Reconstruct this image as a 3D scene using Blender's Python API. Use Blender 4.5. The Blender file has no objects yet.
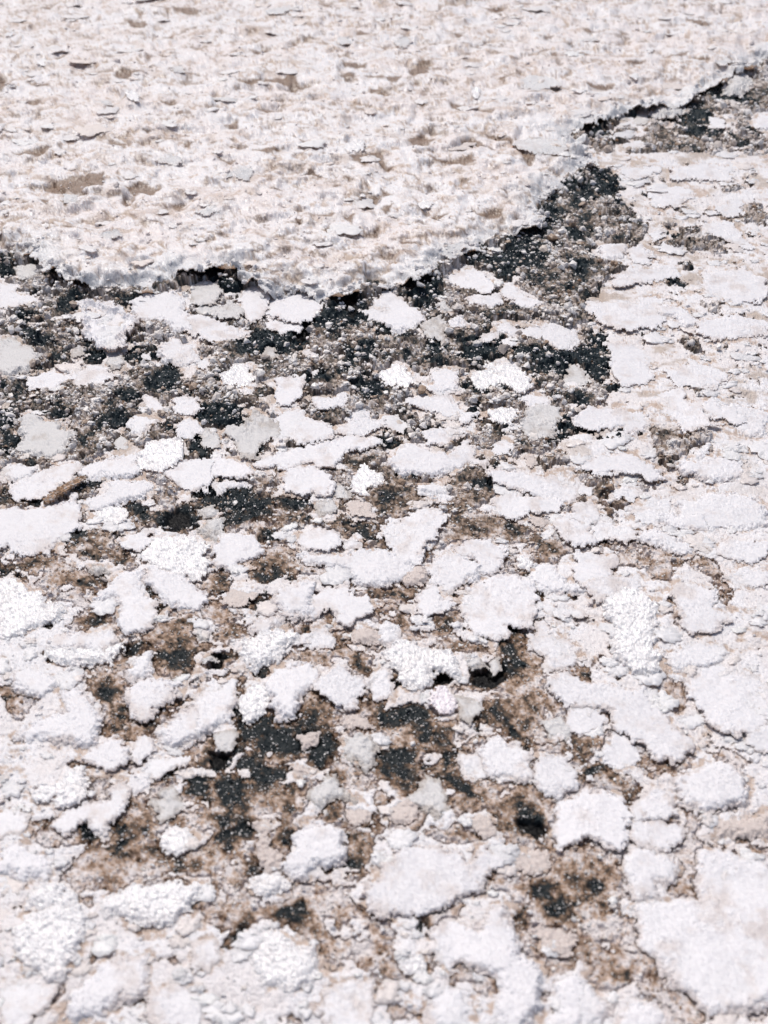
# Outlines read off the photograph.  A line is: column,row of a 192x128 tile | options | points in quarter pixels
# options: w white, g dull grey, s sparkling coarse crystals, p pinkish; c curled rim, t thick, k:key = a landmark flake
FLAKES = """
0,2|wct k:ring|318,170 370,155 430,180 500,200 535,240 520,290 495,310 500,350 450,365 380,360 370,320 325,290 320,230
0,2|w|120,470 200,445 300,455 250,480 220,512 130,515
0,2|w|290,440 360,418 455,455 440,472 340,495 300,480
0,2|w|630,345 700,312 770,340 790,400 740,415 650,405 625,370
0,2|g|285,365 310,335 330,350 320,385 290,390
0,2|w|560,365 600,355 600,385 570,388
0,2|g|425,375 480,370 485,415 440,425 420,400
0,2|w|-10,95 50,100 60,130 130,150 140,175 90,180 50,195 -10,185
0,2|g|-20,310 60,300 100,340 150,370 120,430 40,445 -20,440
0,2|g|60,30 110,20 165,25 150,60 100,75 65,60
0,2|wt|530,170 580,130 680,130 740,160 740,210 790,240 768,290 680,270 640,240 560,230 525,205
1,2|w|0,230 60,225 200,270 210,310 180,325 80,320 0,290
1,2|wt k:dome|285,165 330,110 400,100 480,120 515,165 490,220 440,250 380,235 300,215 285,190
1,2|w|295,215 340,222 455,262 430,283 370,280 300,255
1,2|w|185,130 240,100 310,110 290,170 280,200 295,240 240,240 200,200 185,160
1,2|g|0,110 40,80 90,90 110,130 110,160 60,180 0,170
1,2|g|20,190 60,175 120,185 160,160 195,200 180,235 120,230 40,215
1,2|s|115,460 150,410 200,405 225,420 225,450 245,470 220,495 180,500 130,490
1,2|w|340,472 444,464 432,536 372,584 336,568 345,520
1,2|w|440,360 470,348 500,370 490,385 450,380
1,2|g|290,350 330,340 340,375 300,385
1,2|w|480,435 505,430 510,455 485,462
1,2|w|25,400 60,385 75,405 50,430 25,425
2,2|wt k:hump|-68,205 -25,160 30,128 70,165 130,200 160,240 110,265 60,288 0,265 -45,235
2,2|w|250,60 320,40 400,60 440,110 420,135 340,110 270,95
2,2|w|340,150 380,135 450,140 490,175 440,188 370,182
2,2|w|465,120 500,110 560,150 612,180 600,198 540,185 490,150
2,2|wt k:long|455,260 500,255 560,275 640,245 768,265 790,290 768,330 700,360 640,325 560,300 460,285
2,2|w|270,245 300,232 330,265 300,277 270,265
2,2|g|165,250 220,235 245,280 235,335 190,310 165,280
2,2|g|215,185 240,165 275,205 250,210
2,2|w|395,300 440,285 455,315 430,335 400,330
2,2|w|470,320 500,310 530,335 515,355 480,345
2,2|st k:kidney|348,468 388,428 428,404 500,420 548,444 600,468 600,512 568,540 500,512 460,488 408,524 368,508
2,2|w|184,480 220,436 280,428 308,468 280,524 208,528
2,2|s|0,440 40,420 90,440 120,480 100,505 0,500
2,2|g|720,460 760,415 800,440 810,490 740,500 715,490
3,2|w|210,25 400,20 410,55 350,85 230,90 160,110 150,70
3,2|w|40,160 240,140 370,160 340,190 330,270 220,280 110,260 60,200
3,2|w|330,190 420,190 500,250 470,270 420,260 400,220 345,225
3,2|w|520,60 640,40 768,90 768,170 640,180 560,150 510,110
3,2|w|480,265 600,230 768,250 768,300 690,320 560,330 480,300
3,2|w|130,330 240,330 330,360 300,420 320,470 200,500 150,440 155,370
3,2|w|380,440 470,400 570,430 600,470 560,510 400,500
0,3|gt k:greyleft|70,110 100,85 150,95 165,130 230,140 280,180 265,220 235,265 200,280 100,278 70,250 80,190
0,3|w|20,350 60,310 130,320 130,350 60,370
0,3|w|50,410 80,370 150,345 180,330 240,300 300,290 320,320 300,360 220,390 180,420 150,445 60,450
0,3|w|310,320 390,290 470,285 545,270 560,340 430,350 350,368
0,3|s|560,250 620,218 720,212 725,275 700,305 640,330 570,325 545,280
0,3|w|640,330 720,285 830,290 850,350 800,400 740,395 690,370
0,3|w|350,440 420,405 440,365 540,360 590,395 570,430 480,460 400,480 360,470
0,3|g|450,215 480,180 510,205 500,240 460,240
0,3|w|505,150 550,115 610,130 600,170 560,195 520,185
0,3|w|575,30 610,25 650,80 620,90 580,80
0,3|s|370,495 430,470 490,475 500,500 490,525 430,548 380,530
0,3|w|690,60 740,30 790,40 800,90 768,110 710,100
0,3|w|710,160 740,120 790,140 800,180 760,205 720,190
1,3|g|210,150 250,95 300,110 350,130 350,170 290,215 250,270 200,270 190,230 130,190 150,165
1,3|w|330,110 370,80 440,90 480,140 550,140 560,190 480,220 420,215 390,190 330,200
1,3|w|580,165 640,110 690,90 700,120 768,130 740,150 690,160 680,180 620,185
1,3|w|250,300 330,260 420,235 520,210 640,190 730,195 745,215 700,235 640,240 590,270 560,320 500,310 460,290 400,320 330,310 270,320
1,3|wt k:oval|360,345 400,320 480,315 540,350 560,390 530,420 430,430 380,400
1,3|s|640,350 690,295 720,320 755,360 740,380 690,410 650,400
1,3|w|490,45 570,35 600,15 610,60 560,80 500,65
1,3|g|30,190 60,160 100,200 110,240 70,245 40,225
1,3|w|60,300 110,270 160,290 220,310 240,345 170,350 90,340 55,320
1,3|w|60,375 110,360 205,365 210,385 100,400
1,3|w|0,300 40,320 40,370 20,400 0,410
1,3|g|560,375 620,380 630,430 590,430 565,400
1,3|g|25,490 80,460 100,480 60,510
1,3|g|500,450 560,450 570,490 500,500
1,3|p|620,450 700,455 720,500 650,500
2,3|w|90,50 150,30 230,25 280,50 320,95 290,115 240,95 210,90 170,85 120,70
2,3|w|0,100 50,95 95,130 70,165 20,150 0,140
2,3|w|290,125 330,95 380,95 370,130 310,150
2,3|s|420,100 470,75 540,85 545,115 510,145 440,130
2,3|w|150,170 220,150 290,155 360,175 290,190 260,215 190,215
2,3|w k:kite|20,290 60,235 110,210 180,250 260,260 330,215 360,240 365,270 430,280 410,305 320,300 250,340 190,350 140,335 60,345
2,3|w|430,230 490,205 520,240 515,265 450,265
2,3|gt k:greymid|550,160 590,110 570,80 640,65 700,80 715,115 690,185 640,205 590,190
2,3|w|540,40 590,22 655,30 655,65 600,70
2,3|w|150,390 190,370 250,385 255,410 200,430 155,410
2,3|w|400,320 440,310 500,330 560,325 640,350 760,320 790,380 760,430 700,440 640,420 560,400 520,390 480,365 430,350
2,3|w|440,440 480,400 540,420 640,430 720,450 700,480 600,490 520,500 450,475
2,3|p|560,265 600,260 620,290 590,305
2,3|w|190,0 310,0 290,15 230,22
3,3|w|0,130 60,85 140,90 250,110 300,150 250,185 200,180 190,160 100,155 40,160
3,3|w|500,60 540,40 600,80 680,130 640,140 560,130 510,90
3,3|wt k:fish|405,300 440,290 520,300 560,270 640,280 665,310 650,350 600,370 520,365 440,345 410,325
3,3|w|470,285 530,225 540,240 490,295
3,3|w|0,300 60,270 180,265 280,290 350,330 345,360 300,365 240,330 200,330 90,345 40,325
3,3|w|560,45 680,70 768,100 768,180 700,190 640,150
3,3|w|230,480 290,430 380,440 400,470 330,530 230,530
3,3|w|-20,470 30,440 80,470 110,510 50,540 -20,520
3,3|w|150,400 200,370 260,400 240,430 170,430
3,3|w|10,385 40,370 70,385 60,410 20,405
3,3|w|300,20 420,10 480,90 560,160 440,180 390,120 310,90
3,3|w|420,440 560,410 700,430 768,470 768,540 560,560 430,520
0,4|wt k:bigleft|-40,-25 100,-20 200,-35 290,-70 325,-20 310,40 250,75 210,130 180,152 80,160 45,150 50,110 0,130 -40,100
0,4|w|460,110 510,90 570,55 600,60 590,80 640,75 600,110 540,140 480,130
0,4|st k:glitter|575,150 620,100 690,80 770,85 810,110 830,130 800,160 820,210 780,240 700,235 620,200 590,180
0,4|w|560,245 620,205 680,220 740,250 800,290 820,330 780,370 720,385 670,350 650,320 590,280
0,4|wt|390,320 430,260 500,220 560,225 570,260 560,290 600,340 620,380 600,440 560,460 500,470 450,430 470,370 460,320 400,345
0,4|g|350,220 370,195 420,200 430,225 380,240
0,4|s|-30,280 50,255 110,300 170,330 200,360 250,370 260,420 180,430 120,450 80,480 0,500 -30,400
0,4|w|180,490 300,460 440,465 480,500 400,540 200,540
1,4|wt|85,120 130,80 230,75 270,110 280,140 230,165 180,180 150,210 100,195 85,160
1,4|g|35,50 60,10 110,5 120,60 90,90 50,70
1,4|w k:dot|415,80 450,55 530,40 580,70 580,110 540,140 460,140 430,115
1,4|w|600,90 640,75 680,95 670,125 610,120
1,4|w|430,145 500,150 600,150 650,130 768,140 860,170 900,220 840,255 768,270 700,265 640,240 600,210 540,215 480,180
1,4|w|330,340 345,290 440,280 500,245 505,290 470,320 480,400 380,400
1,4|w|475,310 540,290 620,262 645,310 705,330 700,385 640,430 590,415 555,368 530,375 490,412 470,380
1,4|w|235,440 320,400 420,400 320,455 290,480 240,470
1,4|s|200,510 280,475 400,460 440,470 360,520 340,570 300,590 240,608 205,570
1,4|w|450,470 520,430 580,480 560,512 450,512
1,4|p|630,470 690,440 750,460 740,490 660,495
1,4|w|745,440 768,410 830,430 825,490 790,520 750,490
1,4|p|130,340 170,290 230,300 240,330 190,360
1,4|g|0,450 40,440 60,490 20,500
2,4|w|20,60 40,10 130,-20 160,-42 220,-20 240,20 235,45 190,80 150,105 135,180 95,182 40,140
2,4|wt|185,210 200,150 280,135 330,150 390,200 380,240 320,265 250,300 210,275 180,250
2,4|w|300,125 350,100 420,100 490,125 500,150 460,200 420,225 400,210 370,150 320,145
2,4|wt k:broadmid|310,340 340,295 400,280 440,240 520,215 580,250 600,300 600,380 590,440 510,440 500,470 420,485 370,455 330,440 325,380
2,4|w|115,360 150,310 200,280 230,330 290,350 220,380 170,400 125,390
2,4|s|530,185 560,150 605,180 580,210 540,205
2,4|w|575,225 620,180 700,195 715,230 768,260 800,290 720,300 640,290 590,260
2,4|w|0,160 70,170 75,220 30,240 0,270
2,4|p|75,205 150,200 180,230 170,260 100,280 80,250
2,4|w|590,470 610,405 660,415 700,480 690,520 580,520
2,4|w|610,340 700,350 800,370 830,400 740,395 620,360
2,4|w|690,0 768,-20 840,0 840,100 768,110 720,80 690,30
2,4|p|600,0 690,0 680,20 620,30
3,4|w|0,130 60,150 150,160 160,190 110,255 40,260 0,230
3,4|w|250,60 320,50 420,80 480,95 470,150 400,140 330,100 260,80
3,4|st k:glitterright|120,320 220,290 310,340 330,430 310,520 330,610 240,620 170,560 150,440
3,4|w|520,150 560,110 700,90 768,110 768,150 690,180 620,170
3,4|w|600,240 680,210 760,230 750,270 650,270
3,4|w|380,290 480,270 540,300 560,370 640,420 560,470 430,460 430,400 400,340
3,4|w|330,-10 520,-10 540,40 440,45 380,30
3,4|w|-10,20 60,0 160,30 240,60 200,100 90,85 20,100
3,4|w|30,270 180,240 260,225 260,290 130,320 60,350
0,5|s|200,40 220,0 470,0 480,40 440,80 350,80 260,90
0,5|w|490,100 560,50 600,20 610,80 610,130 540,140 500,130
0,5|wt|500,180 540,150 640,140 700,160 700,200 680,230 620,240 590,290 540,290 500,240
0,5|w|50,130 110,90 200,110 230,150 200,190 150,220 80,170
0,5|wt k:slope|240,200 310,140 340,190 390,260 400,310 370,350 380,390 300,400 180,380 70,370 80,330 190,280 250,260
0,5|w|630,340 680,290 760,240 830,260 840,300 800,370 700,400 650,380
0,5|w|330,440 420,380 470,390 500,430 490,480 440,500 380,480 340,470
0,5|w|500,430 570,370 620,420 600,450 560,470
0,5|w|600,470 700,440 750,450 730,480 650,505 580,512
1,5|wt k:hatchet|300,130 330,95 400,75 470,70 510,100 510,150 440,190 420,270 340,285 300,240 310,160
1,5|s|180,240 210,170 270,150 310,165 310,240 280,265 230,290 200,280
1,5|wt|500,170 560,120 600,90 640,130 695,155 690,180 650,190 630,250 580,250 530,200
1,5|w|0,200 80,180 150,130 185,150 170,220 130,240 150,300 90,330 20,360 0,350
1,5|g|90,360 160,330 190,365 150,415 110,405
1,5|w|715,110 768,85 800,100 790,190 730,210
1,5|g|30,50 60,30 110,40 110,65 50,75
1,5|p|140,90 200,80 215,95 150,110
1,5|p|580,310 640,270 700,290 710,320 640,330
1,5|g|600,370 680,350 740,400 740,470 690,500 620,440
1,5|p|430,360 490,350 490,380 450,400
1,5|p|400,480 450,460 470,500 420,520
2,5|st k:grainy|20,30 50,-5 120,-10 200,10 260,20 300,60 300,130 260,110 200,110 185,150 130,175 70,130 65,95 30,80
2,5|st k:pink|195,185 240,170 280,210 270,270 225,270 205,240
2,5|g|270,200 330,210 385,225 385,260 350,290 345,330 320,290
2,5|g|335,60 390,45 410,80 350,100
2,5|g|420,60 460,40 470,90 440,105
2,5|w|590,10 600,-40 700,-40 768,0 768,90 700,85 680,105 640,80 650,45
2,5|wt|385,410 430,370 470,360 500,390 550,420 590,440 580,480 600,520 540,548 480,535 420,512 400,460
2,5|w|310,440 370,420 400,470 400,512 320,512
2,5|w|590,450 620,430 700,440 760,500 768,560 700,605 650,590 600,540
2,5|g|640,310 700,290 750,330 730,380 660,370
3,5|wt k:slant|-110,130 -30,110 40,150 160,165 270,180 330,240 380,310 470,380 470,430 410,470 330,450 270,390 230,390 210,350 160,310 150,260 60,235 -30,230 -90,190
3,5|wt k:broadright|440,130 560,60 700,100 768,120 820,200 768,320 700,350 660,345 660,365 600,345 540,310 480,240 470,170
3,5|w|110,420 150,340 210,370 250,420 230,470 190,490 130,450
3,5|w|-30,290 0,220 60,240 120,290 110,310 50,340 20,355 -30,340
3,5|w|700,350 768,330 830,350 830,440 740,420 690,390
3,5|w|370,30 480,-20 620,20 560,70 470,100 400,90
0,6|st k:brightlow|130,80 160,55 230,40 260,10 330,10 345,60 330,100 260,140 220,150 210,110 150,115
0,6|wt k:wing|200,210 300,130 420,110 440,50 490,35 515,70 500,130 440,200 430,250 370,240 340,210 250,230
0,6|gt k:star|600,110 640,95 650,60 690,55 700,90 740,120 700,140 680,180 650,195 625,180 630,140
0,6|st k:nugget|640,270 680,230 740,220 755,260 750,300 700,325 660,320
0,6|s|400,530 480,480 560,445 700,445 790,460 770,530 700,590 620,600 540,590 430,575
0,6|s|90,480 200,440 240,450 240,490 290,500 260,540 100,540
0,6|w|-30,160 60,150 110,170 100,250 0,270 -30,260
0,6|w|30,290 110,290 200,360 180,420 60,420 -20,380
1,6|wt k:lone|345,370 380,340 410,310 405,250 440,210 490,200 560,210 600,230 625,260 590,300 605,340 560,360 500,375 460,435 430,430 400,415
1,6|g|465,80 510,50 530,10 560,20 580,60 640,110 600,100 540,115 510,135 480,110
1,6|p|620,140 680,110 715,150 710,180 650,195 625,180
1,6|p|245,200 310,190 300,250 330,300 350,330 330,380 300,420 280,400 260,290
1,6|s|240,460 330,410 380,440 370,470 300,490
2,6|wt k:lowmid|0,380 40,370 60,300 200,290 320,310 340,340 400,310 470,340 470,370 400,400 380,450 330,500 250,520 150,560 60,560 0,600 -70,560 -80,480
2,6|g|110,110 150,50 165,0 200,10 230,40 240,100 250,160 220,185 190,140 130,120
2,6|p|20,150 80,110 130,110 110,180 40,200
2,6|wt|700,190 700,110 768,70 828,55 898,65 968,90 983,130 1008,175 968,185 968,250 948,295 868,270 828,260 768,275 710,300 700,250
2,6|p|360,190 430,180 450,240 400,260
2,6|p|530,310 660,300 660,370 580,380 500,360
3,6|wt k:brick|400,40 430,0 520,-40 620,-40 660,10 700,70 710,100 680,140 600,145 490,155 430,120
3,6|w|240,130 280,60 340,50 390,100 390,150 330,180 250,175
3,6|w|230,230 250,190 350,180 430,190 430,260 360,300 290,290 240,270
3,6|w|200,380 220,280 300,300 380,330 415,370 410,430 360,440 340,430 350,500 250,490
3,6|wt k:corner|500,310 560,320 620,295 660,340 650,380 700,320 740,330 850,400 850,900 770,930 690,965 640,952 540,967 480,912 460,872 385,842 380,802 345,772 310,717 275,692 250,607 265,572 240,520 340,500 500,490
3,6|p|560,200 640,180 768,160 768,230 680,250 580,250
0,7|st k:glitterlow|30,130 100,60 220,20 320,60 330,130 300,220 270,280 200,320 110,280 50,230
0,7|w|250,460 280,380 390,270 480,220 590,210 600,300 590,370 480,400 400,460 300,470
0,7|w|590,380 700,340 800,400 800,520 600,520 570,450
0,7|w|0,350 100,320 200,350 180,420 110,460 90,530 -20,540
1,7|s|230,260 260,170 300,125 370,140 420,185 480,200 500,260 480,320 400,360 280,350
1,7|w|540,360 640,330 720,340 740,420 700,520 560,520 500,440
1,7|w|0,180 80,160 110,230 60,270 0,270
2,7|wt k:forked|200,150 250,80 320,90 380,130 400,80 400,30 480,0 500,50 540,130 540,220 620,250 660,300 640,420 560,530 470,530 450,400 440,300 340,270 320,240 260,250 230,230
2,7|w|190,380 250,340 320,360 350,430 340,530 180,530
2,7|w|690,330 768,290 830,330 800,530 640,530 680,400
2,7|s|70,240 150,220 160,270 90,290
2,7|p|590,100 700,100 768,130 740,190 660,180
3,7|w|0,330 60,340 110,380 170,400 150,450 100,530 0,530
3,7|w|150,480 220,420 320,400 370,430 415,490 400,540 140,540
"""
# flakes lying on the raised shelf (level 's') or in the trench beside it
SHELF_FLAKES = """
2,1|w k:shelfoval|530,40 600,20 700,30 740,70 700,100 600,105 540,75
1,1|s|610,70 650,45 690,55 690,90 620,95
0,0|s|497,380 525,368 560,380 550,415 505,402
0,0|s|25,130 45,122 62,135 45,146 30,145
0,0|s|150,245 175,230 190,240 170,260
3,0|s|218,300 240,290 252,302 238,318
3,0|s|280,195 300,185 312,196 296,210
2,0|w|30,160 70,140 125,140 80,180 40,175
2,0|s|350,345 375,340 385,360 370,385 352,370
1,0|w|290,35 340,20 385,25 370,55 310,52
1,0|w|75,390 160,380 200,395 130,405
2,1|s|130,300 165,280 195,290 180,312 140,312
1,1|w|140,190 190,150 250,170 220,215 150,205
1,1|w|10,340 90,310 130,325 60,355
0,1|w|630,120 680,95 730,110 700,140 640,135
0,1|w|390,410 460,395 480,420 420,450
0,1|w|250,255 310,262 300,300 262,300
2,1|w|230,460 310,440 350,470 280,500 230,490
0,0|w|690,265 730,260 735,290 700,295
3,0|w|540,235 600,225 640,245 590,262
2,0|w|540,320 600,300 680,310 700,345 620,362 550,350
1,0|w|580,140 640,135 650,170 590,175
0,0|w|390,395 440,392 445,420 395,418
"""
TRENCH_FLAKES = """
3,0|gb k:block|590,330 610,280 660,270 690,300 690,350 640,375 600,365
3,0|gb|300,440 330,385 420,390 430,440 380,470 310,460
3,0|g|240,460 260,420 300,430 290,480 250,485
3,0|w|715,470 740,445 800,440 800,500 720,500
3,0|w|540,450 600,460 590,500 540,500
3,0|g|150,460 180,410 200,420 190,470
3,1|w|190,50 240,35 290,50 270,70 200,68
3,1|w|-60,90 0,50 60,70 90,120 60,140 -20,150
3,1|w|170,140 260,120 330,140 300,180 200,180
3,1|w|380,150 500,130 640,150 620,200 480,190 400,190
3,1|w|300,240 420,200 480,260 400,300 320,290
3,1|w|500,370 600,360 690,430 690,460 600,430 520,410
3,1|w|80,480 140,440 200,455 190,500 120,515
3,1|w|210,480 260,450 300,480 290,530 220,525
3,1|w|560,310 620,270 680,270 640,330 580,335
3,1|w|290,400 340,370 360,420 310,440
"""
# black wet mud plus painted flake and shelf shadows; brown or tan bare mud
DARK = """
0,2|235,205 250,170 320,165 315,205 260,215
0,2|75,320 110,305 130,335 160,330 210,325 180,365 120,350
0,2|365,380 410,360 425,420 385,430 360,410
0,2|0,60 50,30 60,80 20,95
0,2|640,470 690,420 720,480 690,520 630,512
0,2|490,390 540,370 620,400 560,430 500,420
0,2|320,310 370,320 360,350 325,340
0,2|480,170 520,170 525,200 490,195
0,2|60,230 130,240 110,255 70,250
1,2|50,75 100,60 110,100 185,120 180,160 150,130 100,130
1,2|215,235 245,225 240,260 215,265
1,2|440,250 560,210 590,150 640,160 700,210 690,270 560,300 470,290
1,2|200,340 290,300 350,290 470,310 440,380 320,390 200,390
1,2|620,390 730,350 740,420 640,440
1,2|440,480 520,460 520,490 450,505
2,2|-20,270 60,285 100,290 80,320 -20,310
2,2|90,120 190,110 210,160 160,210 120,180
2,2|380,0 520,0 500,60 460,80 420,40
2,2|480,0 640,0 620,30 540,60 500,100 460,70
2,2|320,340 470,320 560,370 620,390 768,370 768,490 620,470 590,410 480,395 360,430 310,390
2,2|-10,380 40,390 20,430 -10,420
2,2|170,340 230,330 240,390 180,400
2,2|320,20 400,10 400,40 340,40
3,2|0,370 70,345 100,290 120,310 155,370 155,440 100,500 30,470 0,420
3,2|0,40 30,30 30,80 0,80
3,2|350,80 410,65 440,135 380,120
3,2|410,30 450,25 520,70 450,60
3,2|345,235 400,225 445,262 370,270
3,2|240,318 300,305 335,320 300,345
0,3|0,100 60,95 70,130 20,200 0,190
0,3|35,200 75,215 75,250 40,240
0,3|0,260 60,265 40,300 0,295
0,3|180,120 280,110 270,140 210,140
0,3|400,150 500,130 500,170 430,185
0,3|480,60 570,40 560,90 490,90
0,3|300,190 350,210 370,250 320,240
0,3|0,460 90,445 180,440 150,490 60,490
0,3|290,420 330,400 400,380 390,410 340,430 320,470 300,450
0,3|490,480 560,470 570,520 500,520
0,3|600,0 700,0 690,40 620,40
0,3|670,170 720,185 690,210 650,190
1,3|30,90 120,100 180,120 210,170 150,180 60,160 20,140
1,3|230,280 280,215 340,180 420,215 330,210 290,260 250,295
1,3|0,200 35,200 35,290 0,280
1,3|20,400 120,395 210,390 240,440 330,470 300,512 0,512 0,440
1,3|510,425 560,400 590,435 550,450
1,3|640,0 768,0 768,50 700,50
1,3|350,460 470,450 470,490 380,500
2,3|200,90 260,95 250,125
2,3|0,160 60,165 100,190 30,200
2,3|0,220 50,230 30,255 0,250
2,3|310,0 512,0 490,30 400,40 330,30
2,3|295,150 365,130 360,145
2,3|430,350 490,360 480,372 430,362
2,3|365,370 440,400 430,430 370,410
2,3|690,190 720,140 768,160 768,190 700,240 640,240
2,3|470,160 495,155 490,175
2,3|470,275 500,272 490,290
2,3|60,350 150,330 140,370 70,390
2,3|0,440 30,440 20,470 0,465
3,3|0,165 40,155 30,190 0,190
3,3|40,160 160,190 260,185 270,205 160,235 60,230
3,3|0,50 50,60 20,100 0,100
3,3|415,375 465,385 440,420
3,3|310,120 390,125 350,148
3,3|320,170 345,200 320,195
3,3|0,275 30,280 5,287
3,3|110,0 190,0 180,40 140,40
0,4|-20,200 50,230 110,290 60,255 -20,275
0,4|360,165 430,195 400,205 365,190
0,4|445,185 480,180 530,155 530,200 460,230
0,4|645,40 700,-20 768,-20 800,60 768,75 660,75
0,4|250,75 330,50 340,90 300,150 300,100 260,95
0,4|265,290 410,285 390,320 300,300
0,4|320,450 380,405 440,450 350,470
0,4|605,340 690,375 640,420 610,430
0,4|95,205 140,200 130,220 100,215
0,4|120,460 230,450 200,480
1,4|130,0 300,0 250,25 150,60 110,80
1,4|150,370 240,340 330,370 340,390 250,400 160,400
1,4|230,260 290,230 340,280 330,300 260,300
1,4|618,275 650,290 625,320
1,4|600,150 610,130 660,130
1,4|708,320 768,325 768,342 715,342
1,4|600,40 720,60 720,100 768,130 700,110 650,70
1,4|410,490 460,470 440,505
1,4|285,85 350,85 370,120 290,125
1,4|370,265 430,270 400,280
2,4|0,300 60,300 70,330 0,345
2,4|190,430 280,420 290,470 220,490
2,4|150,150 195,150 170,185
2,4|0,100 20,110 20,150 0,150
2,4|270,320 300,320 295,338
2,4|520,60 570,60 550,80
2,4|530,210 575,235 570,250
2,4|360,470 480,480 500,440 580,470 560,520 400,512
2,4|600,315 660,325 620,335
2,4|600,380 607,400 600,405
3,4|85,110 130,105 100,122
3,4|240,80 260,80 245,100
3,4|120,55 145,60 130,70
3,4|590,325 620,325 600,345
3,4|-10,310 20,320 10,360 -10,350
0,5|610,238 690,235 715,255 660,275
0,5|460,310 515,275 490,330
0,5|525,292 610,300 610,342 540,320
0,5|390,200 440,215 430,245 400,235
0,5|318,148 350,152 340,162
0,5|690,90 720,130 705,190 690,180
0,5|520,20 560,10 555,60 525,60
0,5|610,80 700,60 768,50 768,110 700,140 620,130
0,5|390,370 450,350 440,380 340,410
0,5|210,95 260,95 250,112
0,5|490,400 520,400 500,420
0,5|725,400 755,395 740,412
0,5|10,210 60,220 40,245
1,5|70,450 160,420 180,380 200,330 250,275 300,275 420,280 500,300 460,340 340,330 280,360 200,430 130,510 80,500
1,5|260,420 400,370 420,400 330,440
1,5|35,100 100,60 140,70 130,110 60,130
1,5|30,250 60,225 80,255 55,275
1,5|640,200 690,190 705,230 650,250
1,5|510,205 550,230 525,250
1,5|150,240 200,285 160,285
1,5|690,110 718,125 705,155
1,5|230,120 300,110 290,150 240,150
1,5|540,0 600,0 590,40 560,50
1,5|300,330 540,340 540,440 420,460 280,440
1,5|460,400 540,420 520,512 470,500
2,5|340,100 480,85 495,160 430,195 350,185
2,5|-20,290 100,265 220,280 290,290 200,310 60,335 -20,330
2,5|-60,440 110,440 130,500 -60,512
2,5|195,110 280,110 280,160 200,185
2,5|10,150 50,140 95,180 20,185
2,5|240,460 290,450 260,480
2,5|350,300 390,310 370,350
2,5|480,355 590,400 580,440 540,400
2,5|460,-10 540,0 520,90 470,60
3,5|0,110 45,100 50,160 10,150
3,5|110,0 130,20 175,40 150,60
3,5|265,160 285,180 270,182
3,5|15,360 40,335 60,350
3,5|140,290 162,290 158,320
3,5|520,445 550,460 540,480
0,6|320,235 350,240 390,290 340,280
0,6|435,230 510,130 495,190 490,250
0,6|640,340 740,330 750,400 700,420
0,6|640,-10 700,-10 690,40 650,40
0,6|470,310 500,300 490,330
0,6|740,70 790,60 790,110 745,105
0,6|680,190 740,190 720,220
0,6|20,130 50,122 40,145
1,6|160,250 240,230 240,280 180,285
1,6|210,390 270,380 270,420 220,440
1,6|90,280 150,250 170,350 130,330
1,6|0,30 60,40 50,100 0,90
1,6|500,385 600,360 620,380 540,420
1,6|650,200 700,200 700,218
1,6|230,0 400,0 370,50 270,60
1,6|110,70 200,80 190,140 130,150
1,6|350,250 400,260 380,300
1,6|100,200 150,210 140,240
2,6|515,195 560,200 640,235 610,280 560,250
2,6|230,40 300,20 350,110 310,100 270,80
2,6|580,460 670,450 650,512 590,512
2,6|180,180 225,190 190,212
2,6|-60,-10 160,-10 110,40 0,40
2,6|440,180 500,200 490,240 450,210
2,6|240,120 270,125 260,150
2,6|520,40 545,38 535,52
3,6|335,430 380,440 370,480
3,6|15,265 60,270 55,300 20,300
3,6|40,470 110,440 130,420 100,512 50,512
3,6|705,265 735,262 725,285
3,6|205,120 222,112 215,132
3,6|400,95 425,98 415,112
3,6|30,0 90,0 60,20 30,40
0,7|550,150 560,105 640,85 640,120 580,120 560,170
0,7|370,240 390,195 425,205 390,235
0,7|720,180 740,170 735,210
0,7|460,430 480,405 480,432
1,7|130,205 160,150 210,120 200,180 160,215
1,7|345,65 380,50 400,75
1,7|700,60 760,60 740,85 710,85
2,7|510,90 560,50 570,90 540,125
2,7|640,40 768,30 700,70 650,65
2,7|130,120 150,100 150,150
2,7|90,20 130,20 110,50
3,7|510,420 540,455 515,455
3,7|440,285 490,268 470,295
3,7|100,20 140,60 110,70
3,0|480,370 560,340 600,360 640,380 700,370 690,410 640,415 560,410
3,0|440,410 500,430 400,450
3,0|225,430 270,490 230,485
3,0|290,460 380,465 400,490 320,490
3,0|545,190 610,215 570,225
3,0|400,440 520,440 560,500 420,500
3,0|0,490 80,440 140,460 100,512 0,512
3,1|420,0 560,0 600,20 560,40 440,30
3,1|660,10 740,10 720,40
3,1|600,30 680,60 660,80
3,1|-10,270 60,220 60,300 -10,330
3,1|50,20 100,20 90,40
3,1|190,300 240,320 220,335
3,1|270,262 300,270 290,290
3,1|350,430 400,430 380,455
3,1|390,490 440,480 430,500
3,1|-20,420 30,440 10,470
3,1|60,150 130,160 200,230 160,290 70,260
3,1|460,90 500,100 480,110
2,1|700,240 768,220 768,290 720,280
2,1|500,460 560,410 640,410 680,390 660,420 600,480 510,510
2,1|620,330 690,300 700,400 650,400
2,1|740,430 768,430 768,470
2,1|655,262 680,290 690,320 660,290
0,1|60,490 100,470 140,490 130,530 60,530
"""
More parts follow.
